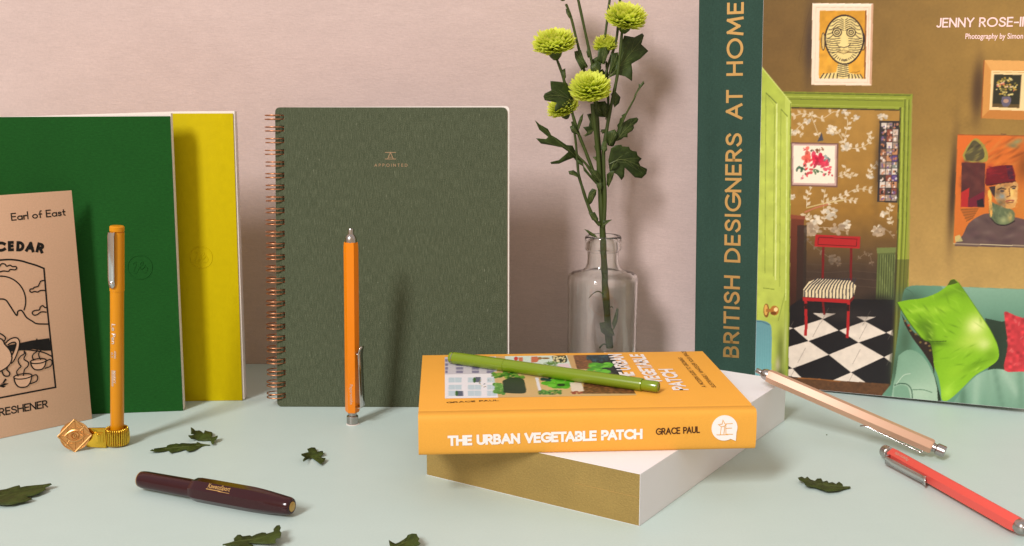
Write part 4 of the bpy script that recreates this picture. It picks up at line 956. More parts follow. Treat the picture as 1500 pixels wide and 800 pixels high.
# ================================================================== hexagonal clip pens
def hex_pen(Fr, label, mat, facet0, clip_a, text_a, stand=.4, scale=1.0, text=True):
    T = Fr.thing('hexagonal_pen', label, 'pen', 'hexagonal metal pens')
    s = scale; AP = .505 * s; RR = AP / math.cos(R(30))
    z = lambda v: v * s
    bm = bmesh.new()
    add_lathe(bm, [(0, 0), (z(.42), 0), (z(.47), z(.05)), (z(.47), z(.62)), (z(.42), z(.68)), (z(.33), z(.72)), (z(.33), z(.84)), (z(.37), z(.86)), (z(.37), z(1.12)), (0, z(1.12))], 28)
    finish('push_button', bm, M['steel'], T)
    bm = bmesh.new()
    prof = [(RR * .86, z(.98)), (RR, z(1.12)), (RR, z(14.45)), (RR * .93, z(14.9))]
    rings = []
    for r_, zz in prof:
        rings.append([bm.verts.new((r_ * math.cos(R(facet0 + 30 + 60 * k)), r_ * math.sin(R(facet0 + 30 + 60 * k)), zz)) for k in range(6)])
    for a, b in zip(rings, rings[1:]):
        for k in range(6): bm.faces.new((a[k], a[(k + 1) % 6], b[(k + 1) % 6], b[k]))
    bm.faces.new(rings[0]); bm.faces.new(rings[-1])
    finish('barrel', bm, mat, T, bevel=.045 * s, segs=3, smooth=28)
    bm = bmesh.new()
    add_lathe(bm, [(0, z(14.86)), (z(.48), z(14.88)), (z(.48), z(15.02)), (z(.46), z(15.18)), (z(.40), z(15.34)), (z(.30), z(15.47)), (z(.24), z(15.5)), (z(.225), z(15.52)), (z(.22), z(15.9)), (z(.18), z(15.97)), (z(.1), z(15.98)), (0, z(15.98))], 28)
    finish('tip', bm, M['steel'], T)
    ca = R(clip_a); n = Vector((math.cos(ca), math.sin(ca), 0)); t = Vector((-n.y, n.x, 0))
    side = [(0.0, 1.55), (stand, 1.5), (stand + .08, 1.62), (stand + .03, 2.6), (stand - .06, 5.1), (stand - .1, 5.9), (stand - .02, 6.3), (stand + .1, 6.55)]
    back = [(-.07, 1.05), (-.1, .95), (-.1, .9), (-.09, .9), (-.09, .7)]
    bm = bmesh.new(); L0 = []
    for i, (d, zz) in enumerate(side):
        hw = .3 if zz < 5.6 else .3 - .02 * (i - 5)
        L0.append([bm.verts.new(n * (AP + d * s) + t * (a * s) + Vector((0, 0, z(zz)))) for a in (-hw, hw)])
    for a, b in zip(L0, L0[1:]): bm.faces.new((a[0], a[1], b[1], b[0]))
    # the foot that holds the free end off the barrel
    f = [bm.verts.new(n * (AP + d * s) + t * (a * s) + Vector((0, 0, z(zz)))) for d, zz, a in ((stand - .1, 5.75, -.2), (stand - .1, 5.75, .2), (.0, 6.0, .2), (.0, 6.0, -.2))]
    bm.faces.new(f)
    finish('clip', bm, M['chrome'], T, smooth=50, solid=.075)
    if text:
        ta = R(text_a); tn = Vector((math.cos(ta), math.sin(ta), 0)); tt = Vector((-tn.y, tn.x, 0))
        bm = bmesh.new()
        font_line(bm, 'Papersmiths', (-.12, z(3.4)), (-.12, z(1.75)), .24 * s, lambda a, b: tn * (AP + .012) + tt * a + Vector((0, 0, b)))
        finish('imprint', bm, M['silver_print'], T, smooth=0)
    return T
def lying(p_button, p_tip):
    a, b = Vector(p_button), Vector(p_tip); ez = (b - a).normalized(); ex = Vector((0, 0, 1)).cross(ez).normalized(); ey = ez.cross(ex)
    return Frame(a, Matrix((ex, ey, ez)).transposed())

hex_pen(Frame((-12.95, 87.75, .03), Ry(R(.9))), 'orange hexagonal pen standing upright on its push button in front of the linen notebook', M['orange_pen'], -90, -28, -90)
hex_pen(lying((31.72, 78.75, .70), tab(1115, 545.5, 4.75)), 'beige hexagonal pen propped with its tip on the thick white book', M['beige_pen'], 30, -82, 90, .16, scale=.945, text=False)
hex_pen(lying((27.5, 79.4, .60), (31.25, 65.1, .62)), 'coral red hexagonal pen lying flat at the right edge below the beige pen', M['coral_pen'], 0 + 4, 184, 124, scale=.975)

# small protective film disc under the button of the standing pen
bm = bmesh.new(); add_lathe(bm, [(0, 0), (.54, 0), (.54, .025), (0, .025)], 24, Matrix.Translation((-12.92, 87.72, .002)))
tag(finish('paper_disc', bm, M['paper']), 'tiny white disc under the push button of the standing orange pen', 'paper disc')

# ================================================================== stacked books
BT = 3.43
FB = Frame((8.0, 66.74, .01), Rz(.991))
T = FB.thing('gilt_edged_book', 'thick white paperback with gold page edges lying at the bottom of the stack', 'book')
BL, BW = 26.15, 16.8
finish('page_block', box(.03, BL - .06, .1, BW - .02, .06, BT - .06), M['gilt'], T, bevel=.02) if False else None
# local x runs along the white spine, local y along the gilt edge
bm = bmesh.new(); add_box(bm, -.014, BL - .1, .025, BW - .05, .022, BT - .022)
finish('page_block', bm, M['gilt'], T, bevel=.02)
bm = bmesh.new()
add_prism(bm, [(0, 0), (BW, 0), (BW, .02), (.022, .02), (.022, BT - .02), (BW, BT - .02), (BW, BT), (0, BT)], -.012, BL, 'x')
bmesh.ops.bevel(bm, geom=[e for e in bm.edges if abs(e.verts[0].co.x - e.verts[1].co.x) > 5 and e.verts[0].co.y < .01], offset=.012, segments=1, affect='EDGES')
finish('cover', bm, M['white_card'], T)
bm = bmesh.new()     # one page standing a hair proud of the gilt edge
add_box(bm, -.022, .1, .1, 4.7, BT * .545, BT * .545 + .02)
finish('loose_page', bm, M['gold_foil'], T)

FO = Frame((-6.09, 70.11, BT + .03), Rz(R(3.44)))
T = FO.thing('hardback_book', 'orange hardback gardening book lying on top of the white book', 'book')
OL, OW, OT = 22.29, 15.89, 2.72
# spine and boards: a section extruded along the book
sec = smooth_path([(.16, 0), (.03, .12), (-.06, .5), (-.09, OT * .5), (-.06, OT - .5), (.03, OT - .14), (.2, OT - .01)], 3)
sec += [(.9, OT + .0), (1.05, OT - .07), (1.16, OT - .1), (1.27, OT - .07), (1.42, OT), (OW - .03, OT), (OW, OT - .05), (OW, OT - .2), (1.2, OT - .22), (.35, OT - .22), (.22, OT - .5), (.22, .5), (.35, .22), (1.2, .22), (OW, .2), (OW, 0), (1.42, 0), (1.27, .06), (1.05, .06), (.9, 0)]
bm = bmesh.new(); add_prism(bm, sec, 0, OL, 'x')
finish('cover', bm, M['orange_cover'], T, smooth=40, bevel=0)
bm = bmesh.new(); add_box(bm, .22, OL - .22, .3, OW - .25, .23, OT - .23)
finish('page_block', bm, M['paper'], T)
tp = lambda x, y: FO.hit_top(x, y, OT)
fp = lambda x, y: FO.hit(x, y, -.06)
_sp = sorted((z, y) for y, z in sec[:19] if y < .25)
def spine_y(b): return float(np.interp(b, [p[0] for p in _sp], [p[1] for p in _sp]))
spine_put = lambda layer=0: (lambda a, b: (a, spine_y(b) - .022 - .003 * layer, b))
bm = bmesh.new()
letter_line(bm, 'THE URBAN VEGETABLE PATCH', fp(656, 653.3), fp(941, 642.8), .71, .17, spine_put, gap=.24, space=.46, step=.1)
finish('spine_title', bm, M['white_ink'], T, smooth=0)
bm = bmesh.new(); letter_line(bm, 'GRACE PAUL', fp(960.5, 637), fp(1025, 633.8), .46, .075, spine_put, gap=.24, space=.5, step=.1)
finish('author_lettering', bm, M['brown_ink'], T, smooth=0)
# round publisher mark: a white speech bubble with a little line drawing of a plant and a letter
ca_, cb_ = fp(1061, 626.7); r_ = .86
bm = bmesh.new()
add_prism(bm, [(ca_ + r_ * math.cos(R(a)), cb_ + r_ * math.sin(R(a))) for a in range(-20, 301, 8)] + [(ca_ + .78, cb_ - .9)], -.14, -.03, 'y')
bub = finish('publisher_mark', bm, M['white_ink'], T, smooth=0)
bm = bmesh.new()
def ic(pts, i): ribbon(bm, [(ca_ + x * r_, cb_ + y * r_) for x, y in pts], .042, lambda a, b: (a, -.146 - .0025 * i, b))
for i, q in enumerate(([(-.32, -.5), (-.26, .12)], [(.12, -.5), (.08, .34)], [(.08, .34), (.62, .36)], [(.10, -.02), (.58, 0)], [(.12, -.48), (.66, -.5)], [(-.62, -.52), (.3, -.52)], [(-.26, .12), (-.5, .3), (-.2, .34), (-.16, .66), (.0, .36), (.1, .3), (-.02, .16), (-.26, .12)], [(-.05, -.46), (.0, .1)])):
    ic(q, i)
finish('mark_drawing', bm, M['orange_cover'], bub, smooth=0)
# front board lettering
def top_line(bm, s, p0, p1, cap_px, weight, gap=.2, space=.4):
    letter_line(bm, s, p0, p1, cap_px, weight, lambda i: top_put(OT, i), gap, space)
bm = bmesh.new()
xs = [tp(917, 560)[0], tp(945, 545)[0]]
def rot_text(bm, s, base, start, cap, weight, length, gap=.2, space=.4):
    """lettering that reads away from the spine: baseline at x = base, starting at y = start"""
    letter_line(bm, s, (base, start), (base, start + length), cap, weight, lambda i: top_put(OT, i, .03), gap, space)
b1 = tp(919, 533)[0]; b2 = tp(957, 541)[0]; b3 = tp(995, 552)[0]
e1 = tp(900, 519)[1]; e2 = tp(930, 519.5)[1]; e3a = tp(997, 572)[1]; e3b = tp(985, 541)[1]
rot_text(bm, 'THE URBAN', b1 + .02, e1 - 8.2, 1.12, .25, 8.1, .24, .5)
rot_text(bm, 'VEGETABLE', b2 + .02, e2 - 8.35, 1.12, .25, 8.3, .24)
rot_text(bm, 'PATCH', b3 - .05, e3a, 1.12, .25, e3b - e3a, .24)
finish('cover_title', bm, M['white_ink'], T, smooth=0)
bm = bmesh.new()
s1, s1e = tp(1033, 567.5), tp(1000, 524.5); s2, s2e = tp(1047.5, 568), tp(1011, 515)
rot_text(bm, 'A MODERN GUIDE TO GROWING', s1[0] + .1, s1[1], .32, .045, s1e[1] - s1[1], .24, .5)
rot_text(bm, 'SUSTAINABLY, WHATEVER YOUR SPACE', s2[0] + .1, s2[1], .32, .045, s2e[1] - s2[1], .24, .5)
finish('subtitle_lettering', bm, M['brown_ink'], T, smooth=0)
bm = bmesh.new()
letter_line(bm, 'GRACE PAUL', tp(654.5, 591), tp(731, 587.6), .33, .06, lambda i: top_put(OT, i), .24, .5)
finish('byline_lettering', bm, M['brown_ink'], T, smooth=0)

# illustration printed on the front board: a white facade with planted sills and a kitchen garden seen from above
a0, y1_ = tp(651.5, 525); a1, _ = tp(921, 560); y0_ = tp(652, 584)[1]; y1_ = tp(780, 521.5)[1]
P = Picture(a0, a1, y0_, y1_, .06, tp)
zb = lambda pts: [(600 + x / 4, 500 + y / 4) for x, y in pts]
zc = lambda pts: [(780 + x / 5.715, 500 + y / 5.715) for x, y in pts]
P.poly([(640, 500), (950, 500), (950, 600), (640, 600)], (205, 170, 112))
P.poly(zb([(195, 90), (505, 90), (520, 340), (195, 340)]), (232, 228, 232))
P.poly(zb([(195, 90), (500, 90), (505, 190), (195, 195)]), (196, 190, 198))
for x0 in (208, 272, 365, 452):
    for yy in (105, 130, 152, 172):
        P.poly(zb([(x0, yy), (x0 + (16 if x0 == 208 else 42), yy), (x0 + (16 if x0 == 208 else 42), yy + 15), (x0, yy + 15)]), (128, 122, 150))
for yy, h in ((213, 29), (256, 28), (290, 31)):
    for x0, w_ in ((228, 77), (342, 78), (455, 55)):
        P.poly(zb([(x0, yy), (x0 + w_, yy), (x0 + w_, yy + h), (x0, yy + h)]), (190, 206, 214))
        P.line(zb([(x0 + w_ / 2, yy), (x0 + w_ / 2, yy + h)]), .6, (225, 228, 232))
for q in ([(385, 210), (416, 210), (416, 240), (385, 240)], [(272, 292), (314, 292), (314, 322), (272, 322)]): P.poly(zb(q), (92, 96, 116))
for cx, cy in ((380, 228), (275, 306)): P.ell(600 + cx / 4, 500 + cy / 4, 2, 4, (50, 96, 44))
for k in range(14): P.ell(700 + random.uniform(0, 20), 556 + random.uniform(0, 12), .8, .5, random.choice(((70, 90, 110), (60, 60, 60), (220, 190, 90))))
P.poly(zb([(490, 180), (820, 150), (820, 330), (520, 330)]), (206, 172, 118))
P.poly(zb([(545, 170), (610, 170), (590, 200), (545, 200)]), (180, 150, 60))
for k in range(60):
    P.ell(722 + random.uniform(0, 46), 550 + random.gauss(0, 3.5), random.uniform(1.5, 4), random.uniform(1, 2), random.choice(((72, 128, 40), (50, 100, 34), (98, 150, 52), (128, 160, 60))))
for k in range(30): P.ell(724 + random.uniform(0, 14), 563 + random.uniform(0, 14), 3, 2.4, random.choice(((96, 150, 66), (120, 170, 84), (80, 136, 56))))
P.poly(smooth_path(zb([(545, 232), (600, 212), (665, 222), (678, 260), (680, 302), (620, 307), (552, 302)]), 4), (34, 52, 38))
P.poly(zb([(735, 200), (752, 205), (776, 300), (758, 306)]), (232, 226, 228))
for k in range(26): P.ell(788 + random.uniform(0, 12), 571 + random.uniform(-3, 4), 2.4, 1.3, random.choice(((60, 120, 40), (88, 150, 60), (40, 90, 40))))
P.poly(zb([(560, 80), (830, 74), (850, 135), (780, 150), (560, 112)]), (206, 222, 208))
P.poly(zb([(640, 95), (735, 90), (758, 100), (755, 115), (640, 118)]), (198, 112, 76)); P.ell(600 + 745 / 4, 526, 4, 3.4, (160, 84, 58)); P.ell(756, 525.5, 3, 3, (196, 60, 50))
P.poly(zc([(-80, 112), (300, 106), (330, 225), (-80, 190)]), (206, 222, 208))
P.poly(zc([(-10, 130), (40, 128), (58, 150), (40, 176), (-10, 178)]), (196, 108, 74))
P.ell(799.5, 525, 6, 1.3, (132, 98, 44)); P.ell(791, 525, 3, 2, (150, 110, 50))
P.poly(smooth_path(zc([(165, 125), (260, 112), (290, 140), (285, 175), (240, 182), (175, 172)]), 4), (34, 48, 34))
for k in range(40): P.ell(810 + random.uniform(0, 18), 522 + random.uniform(0, 9), 1.3, .8, (226, 214, 160))
for k in range(24): P.line([(796 + random.uniform(0, 22), 533 + random.uniform(-1, 3)), (799 + random.uniform(0, 22), 531 + random.uniform(-2, 3))], .8, (90, 130, 60))
P.poly(zc([(200, 195), (300, 185), (320, 222), (230, 222)]), (222, 200, 200))
P.poly(zc([(285, 112), (345, 112), (380, 232), (330, 228)]), (196, 158, 104))
P.poly(zc([(340, 108), (500, 104), (560, 232), (375, 235)]), (116, 76, 44))
P.mottle(zc([(340, 108), (500, 104), (560, 232), (375, 235)]), .18, 5)
P.poly(zc([(440, 104), (640, 100), (900, 90), (900, 310), (620, 310)]), (28, 38, 36))
for k in range(90): P.ell(860 + random.uniform(0, 30), 519 + random.uniform(0, 10), 1.6, 1, random.choice(((30, 62, 74), (44, 84, 96), (24, 48, 58))))
def crop(cx, cy, rx, ry):
    for k in range(26):
        t = random.uniform(0, 6.28); q = math.sqrt(random.random())
        P.ell(cx + rx * q * math.cos(t), cy + ry * q * math.sin(t), rx * .33, ry * .4, random.choice(((84, 168, 36), (104, 188, 50), (66, 146, 30))))
crop(882, 535.5, 17, 4); crop(876, 544, 16, 4)
P.poly(zc([(-30, 290), (900, 290), (900, 460), (-30, 460)]), (204, 172, 116))
P.poly(zc([(430, 352), (800, 372), (900, 440), (420, 440)]), (112, 72, 42)); P.mottle(zc([(430, 352), (800, 372), (900, 440), (420, 440)]), .2, 5)
P.poly(zc([(22, 305), (50, 305), (80, 440), (60, 445)]), (222, 218, 222))
crop(818, 562, 20, 6.5)
P.ell(822, 564, 6, 2, (24, 44, 26))
P.poly(zc([(312, 345), (410, 350), (435, 418), (330, 422)]), (222, 206, 186))
for k in range(50): P.ell(790 + random.uniform(0, 33), 574.5 + random.uniform(-2.4, 3), 2.2, 1.3, random.choice(((60, 120, 40), (88, 150, 60), (40, 84, 44), (120, 140, 60))))
for k in range(16): P.ell(792 + random.uniform(0, 14), 556 + random.uniform(-2, 2), 2.6, 1.2, (40, 66, 60))
for k in range(18): P.ell(846 + random.uniform(-8, 8), 575 + random.uniform(-1, 2), 2, 1, (150, 70, 50))
P.build('cover_picture', lambda A, B: (A, B, np.full_like(A, OT + .012)), M['print'], T)

# olive pen across the orange book
pa = tab(658.5, 523.5, BT + .03 + OT + .47); pb = tab(965, 567, BT + .03 + OT + .47)
FN = lying(pa, pb); T = FN.thing('capped_pen', 'olive green round capped pen lying across the orange book', 'pen')
LN = (pb - pa).length; cj = LN * .285
bm = bmesh.new(); add_lathe(bm, [(0, 0), (.3, .02), (.42, .1), (.455, .25), (.455, .33)], 32)
finish('cap_end', bm, M['olive_pen'], T)
bm = bmesh.new(); add_lathe(bm, [(.44, .33), (.462, .335), (.462, .39), (.44, .395)], 32)
finish('cap_ring', bm, M['steel'], T)
bm = bmesh.new(); add_lathe(bm, [(.455, .395), (.465, .5), (.475, cj - .06), (.445, cj - .02), (.445, cj)], 32)
finish('cap', bm, M['olive_pen'], T)
bm = bmesh.new(); add_lathe(bm, [(.44, cj), (.465, cj + .03), (.465, LN - 1.3), (.45, LN - 1.22), (.39, LN - 1.2)], 32)
finish('barrel', bm, M['olive_pen'], T)
bm = bmesh.new(); add_lathe(bm, [(.37, LN - 1.22), (.385, LN - 1.15), (.385, LN - .12), (.34, LN - .02), (.26, LN), (.24, LN - .05), (0, LN - .05)], 32)
finish('end_plug', bm, M['olive_pen'], T)

# ================================================================== maroon pocket pen
ka = Vector((-25.45, 73.15, .74)); kb = Vector((-14.05, 68.15, .74))
FK = lying(ka, kb); T = FK.thing('fountain_pen', 'dark maroon stubby faceted pocket pen lying in front, gold disc in its cap end', 'fountain pen')
LK = (kb - ka).length; kj = LK * .37
bm = bmesh.new()
add_lathe(bm, [(0, .05), (.34, .05), (.46, .08), (.54, .17), (.575, .32), (.6, .6), (.615, kj - .4), (.6, kj + .3)], 40)
finish('barrel', bm, M['maroon'], T, smooth=40)
bm = bmesh.new(); add_lathe(bm, [(.35, .03), (.52, .10), (.535, .125), (.5, .16)], 32)
finish('barrel_rim', bm, M['gold_foil'], T)
def oct_(t, r, z):
    u = min(max((z - LK * .74) / (LK * .22), 0), 1); f = (1 - u) ** 1.2
    tt = (t - R(0) + math.pi / 8) % (math.pi / 4) - math.pi / 8
    return r * (f * math.cos(math.pi / 8) / math.cos(tt) * 1.02 + (1 - f))
bm = bmesh.new()
prof = [(.61, kj - .02), (.66, kj), (.74, kj + .16), (.79, kj + .5)] + [(.80, kj + .5 + (LK * .74 - kj - .5) * k / 4) for k in range(1, 5)]
prof += [(.8 - .2 * ((k / 8) ** 1.5), LK * .74 + (LK * .965 - LK * .74) * k / 8) for k in range(1, 9)]
prof += [(.575, LK - .22), (.52, LK - .08), (.44, LK - .015), (.36, LK), (.335, LK - .03), (0, LK - .03)]
add_lathe(bm, prof, 48, shape=oct_)
cap_k = finish('cap', bm, M['maroon'], T, smooth=18)
bm = bmesh.new(); add_lathe(bm, [(.33, LK - .04), (.33, LK + .005), (.3, LK + .025), (.22, LK + .02), (.2, LK + .03), (0, LK + .03)], 32)
finish('end_disc', bm, M['pale_gold'], cap_k)
# gilt script on the facet that faces up and forward
fa = R(-135 + 180 - 90)   # facet normal angle about the pen axis
def kput_for(angle):
    n_ = Vector((math.cos(angle), math.sin(angle), 0)); t_ = Vector((-n_.y, n_.x, 0))
    return lambda a, b: n_ * (.80 * math.cos(math.pi / 8) * 1.02 + .012) - t_ * b + Vector((0, 0, a))
bm = bmesh.new(); kp = kput_for(R(135))
zl = LK * .50
font_line(bm, 'Kaweco', (zl, -.02), (zl + 1.0, -.02), .3, kp, .012)
font_line(bm, 'Sport', (zl + 1.02, -.02), (zl + 1.75, -.02), .3, kp, .012)
ribbon(bm, [(zl - .08, -.12), (zl + 1.1, -.12)], .05, kp)
ribbon(bm, [(zl + .9, -.16), (zl + 1.8, -.16)], .03, kp)
finish('gilt_script', bm, M['gold_foil'], cap_k, smooth=0)

# ================================================================== tall picture book on the right
def pose(o, yaw, lean, roll):
    r = Rz(yaw) @ Rx(-lean) @ Ry(-roll)
    return Frame(o, r)
FT = pose((16.98, 101.46, .03), R(-23.2), R(-.6), R(.8))
T = FT.thing('interiors_book', 'tall hardback with dark green cloth band and a printed room photograph on its cover', 'book')
CW, CH = 28.5, 34.6
bj = FT.hit(1107, 500)[0]
bm = bmesh.new()
sec = [(0, .12), (.1, .02), (.25, 0)] + [(1.0, 0), (1.1, .05), (1.2, .06), (1.3, .05), (1.4, 0), (bj, 0)]
sec2 = sec + [(bj, .25), (1.4, .25), (.35, .3), (.3, 2.6), (1.4, 2.65), (CW, 2.65), (CW, 2.9), (.25, 2.9), (.1, 2.88), (0, 2.78)]
add_prism(bm, sec2, 0, CH, 'z')
finish('cloth_band', bm, M['band'], T, smooth=30)
bm = bmesh.new(); add_box(bm, bj + .005, CW, .012, .25, 0, CH)
finish('front_board', bm, M['white_card'], T, bevel=.02)
bm = bmesh.new(); add_box(bm, .36, CW - .3, .29, 2.6, .25, CH - .3)
finish('page_block', bm, M['paper'], T)
tq = lambda x, y: FT.hit(x, y, 0)
bm = bmesh.new()
letter_line(bm, 'BRITISH DESIGNERS AT HOME', tq(1082.5, 524.5), tq(1089.8, 3), 1.46, .235, lambda i: front_put(i, .016), gap=.30, space=.62)
finish('foil_title', bm, M['gold_foil'], T, smooth=0)
P = Picture(bj + .02, CW - .02, .02, CH - .02, .056, tq)
exec_art(P)
P.build('cover_picture', lambda A, B: (A, np.full_like(A, .0), B), M['print'], T)
bm = bmesh.new()
letter_line(bm, 'JENNY ROSE-INNES', tq(1371.5, 40.5), tq(1545, 38.5), .76, .112, lambda i: front_put(i, .016), gap=.24, space=.42)
font_line(bm, 'Photography by Simon', tq(1414, 57), tq(1498.5, 56.6), .42, front_put(0, .016), .012)
finish('author_lettering', bm, M['pink_ink'], T, smooth=0)

# ================================================================== glass bottle
VX, VY = 8.28, 101.0
FV = Frame((VX, VY, .01))
T = FV.thing('bottle_vase', 'clear glass apothecary bottle used as a vase, standing behind the stacked books', 'vase')
outer = [(0, 0), (2.9, 0), (3.1, .08), (3.2, .3), (3.2, 9.45), (3.18, 9.72), (3.08, 9.93), (2.85, 10.08), (2.3, 10.2), (1.85, 10.34), (1.58, 10.6), (1.45, 11.0), (1.42, 11.5), (1.42, 12.05), (1.46, 12.15), (1.6, 12.22), (1.66, 12.35), (1.66, 13.35), (1.6, 13.5), (1.48, 13.55)]
inner = [(1.38, 13.52), (1.28, 13.4), (1.24, 12.8), (1.24, 11.6), (1.28, 11.0), (1.46, 10.5), (1.85, 10.2), (2.5, 10.02), (2.9, 9.8), (3.03, 9.5), (3.05, 9.1), (3.05, 1.75), (2.95, 1.45), (2.6, 1.25), (1.2, 1.3), (0, 1.4)]
bm = bmesh.new(); add_lathe(bm, outer + inner, 72)
finish('bottle_glass', bm, M['glass'], T, smooth=60)

# ================================================================== chrysanthemum spray
FS = Frame((VX + .3, VY - .1, 1.45))
T = FS.thing('chrysanthemum_spray', 'spray of lime green chrysanthemums with dark lobed leaves, in the glass bottle', 'flowers')
def G(px, py, dy=0.0): return at_depth(px, py, VY + dy) - FS.o
def stem_tube(name, pts, r0, r1, parent=T, knots=True):
    P3 = [G(*p) for p in pts]
    q = smooth_path([tuple(p) for p in P3], 6); n = len(q)
    rr = [(r0 + (r1 - r0) * i / (n - 1)) * (1 + .07 * math.sin(i * .9)) for i in range(n)]
    bm = bmesh.new(); add_tube(bm, q, rr, 9)
    return finish(name, bm, M['stem'], parent, smooth=60)
def Zf(ox, oy, k): return lambda pts: [((ox + x / k), (oy + y / k)) for x, y in pts]
ZA = Zf(770, 100, 4.0); ZB = Zf(760, 0, 3.077); ZC = Zf(760, 250, 2.963)
def with_d(pts, d0, d1): n = len(pts); return [(x, y, d0 + (d1 - d0) * i / (n - 1)) for i, (x, y) in enumerate(pts)]
stem_tube('stem', with_d([(893, 509), (889, 455), (886, 410), (885, 385), (883, 345), (881, 300), (878.5, 262), (877, 225), (875, 190), (873, 160), (872, 130), (871, 104)], 0, .4), .34, .19)
stem_tube('stem', with_d([(883.5, 333), (886, 298), (884.5, 255), (884, 225), (888, 195), (893, 165), (899, 138), (904, 112), (908, 82), (911, 48)], -.15, -.2), .2, .13)
stem_tube('stem', with_d([(878, 262), (876, 225), (872, 190), (867, 152)], -.3, -1.0), .22, .16)
stem_tube('stem', with_d([(878, 274), (867, 246), (857, 220), (847, 195), (840, 172), (835, 152), (829, 128), (822, 104), (816, 88)], -.3, .1), .16, .12)
stem_tube('stem', with_d([(874, 268), (866, 252), (858, 240), (850, 232), (842, 222)], -.3, -.4), .15, .08)
stem_tube('stem', with_d([(879, 330), (869, 318), (860, 297), (853, 275), (848, 258), (846, 240), (843, 205), (838, 178)], -.2, .5), .17, .1)
stem_tube('stem', with_d([(870, 130), (862, 118), (856, 104), (846, 64), (836, 24), (829, 6)], .3, .3), .14, .11)
stem_tube('stem', with_d([(871, 112), (867, 92), (857, 46), (847, 0), (841, -26)], .1, .2), .13, .12)
stem_tube('stem', with_d([(874, 118), (880, 86), (887, 48), (893, 0), (897, -30)], .5, .8), .12, .11)
stem_tube('stem', with_d([(884, 120), (892, 92), (902, 62), (906, 30), (909, -12), (911, -30)], .5, .9), .13, .1)
stem_tube('stem', with_d([(889, 190), (891, 160), (890, 120), (888, 90)], .5, .9), .12, .1)

def leaf(outline, rib, dy, tilt=(0, 0), curl=.0, mat=None, parent=T, name='leaf', fold=.12, mapper=None):
    """a lobed leaf: outline in sight lines, bent in depth about its midrib"""
    mapper = mapper or (lambda x, y, d: G(x, y, d))
    K = 16.0
    cx = sum(p[0] for p in outline) / len(outline); cy = sum(p[1] for p in outline) / len(outline)
    bm = bmesh.new(); vs = [bm.verts.new((x, y, 0)) for x, y in outline]
    es = [bm.edges.new((vs[i], vs[(i + 1) % len(vs)])) for i in range(len(vs))]
    bmesh.ops.triangle_fill(bm, edges=es, use_beauty=True)
    for _ in range(2):
        lg = [e for e in bm.edges if e.calc_length() > 6]
        if lg: bmesh.ops.subdivide_edges(bm, edges=lg, cuts=1)
        bmesh.ops.triangulate(bm, faces=bm.faces[:])
    r0, r1 = Vector(rib[0]), Vector(rib[-1]); ax = (r1 - r0).normalized(); Lr = (r1 - r0).length
    ph = random.uniform(0, 6)
    def depth(x, y):
        d = Vector((x, y)) - r0; u = d.dot(ax) / Lr; v = (-d.x * ax.y + d.y * ax.x) / K
        return dy + tilt[0] * (x - cx) / K + tilt[1] * (y - cy) / K + curl * (u - .4) ** 2 * 4 - fold * abs(v) + .05 * math.sin(v * 5 + ph) + .04 * math.sin(u * 9 + ph)
    for v in bm.verts: v.co = mapper(v.co.x, v.co.y, depth(v.co.x, v.co.y))
    q = smooth_path(rib, 5); n = len(q)
    add_tube(bm, [mapper(x, y, depth(x, y) - .02) for x, y in q], [.042 - .03 * i / (n - 1) for i in range(n)], 5, mi=1)
    # side veins, marched outwards until just inside the edge
    def inside(x, y):
        c = False
        for (xa, ya), (xb, yb) in zip(outline, outline[1:] + outline[:1]):
            if (ya <= y) != (yb <= y) and x < xa + (y - ya) * (xb - xa) / (yb - ya): c = not c
        return c
    wv = .015
    for u in (.22, .4, .58, .74):
        p = Vector(q[int(u * (n - 1))][:2]); t_ = (Vector(q[min(int(u * (n - 1)) + 2, n - 1)][:2]) - p)
        if t_.length < 1e-6: continue
        t_.normalize()
        for sgn in (-1, 1):
            d_ = Vector((t_.x * .72 - sgn * t_.y * .69, t_.y * .72 + sgn * t_.x * .69)); pts_ = []; st_ = .02 * Lr
            for j in range(14):
                z_ = p + d_ * st_ * j + t_ * (.002 * Lr * j * j)
                if not inside(z_.x, z_.y): break
                pts_.append(z_)
            pts_ = pts_[:-1]
            if len(pts_) >= 3: add_tube(bm, [mapper(z_.x, z_.y, depth(z_.x, z_.y) - .012) for z_ in pts_], [wv * (1 - .7 * j / len(pts_)) for j in range(len(pts_))], 4, mi=1)
    bmesh.ops.remove_doubles(bm, verts=bm.verts, dist=1e-5)
    return finish(name, bm, [mat or M['leaf'], M['vein']], parent, smooth=50, solid=.025)
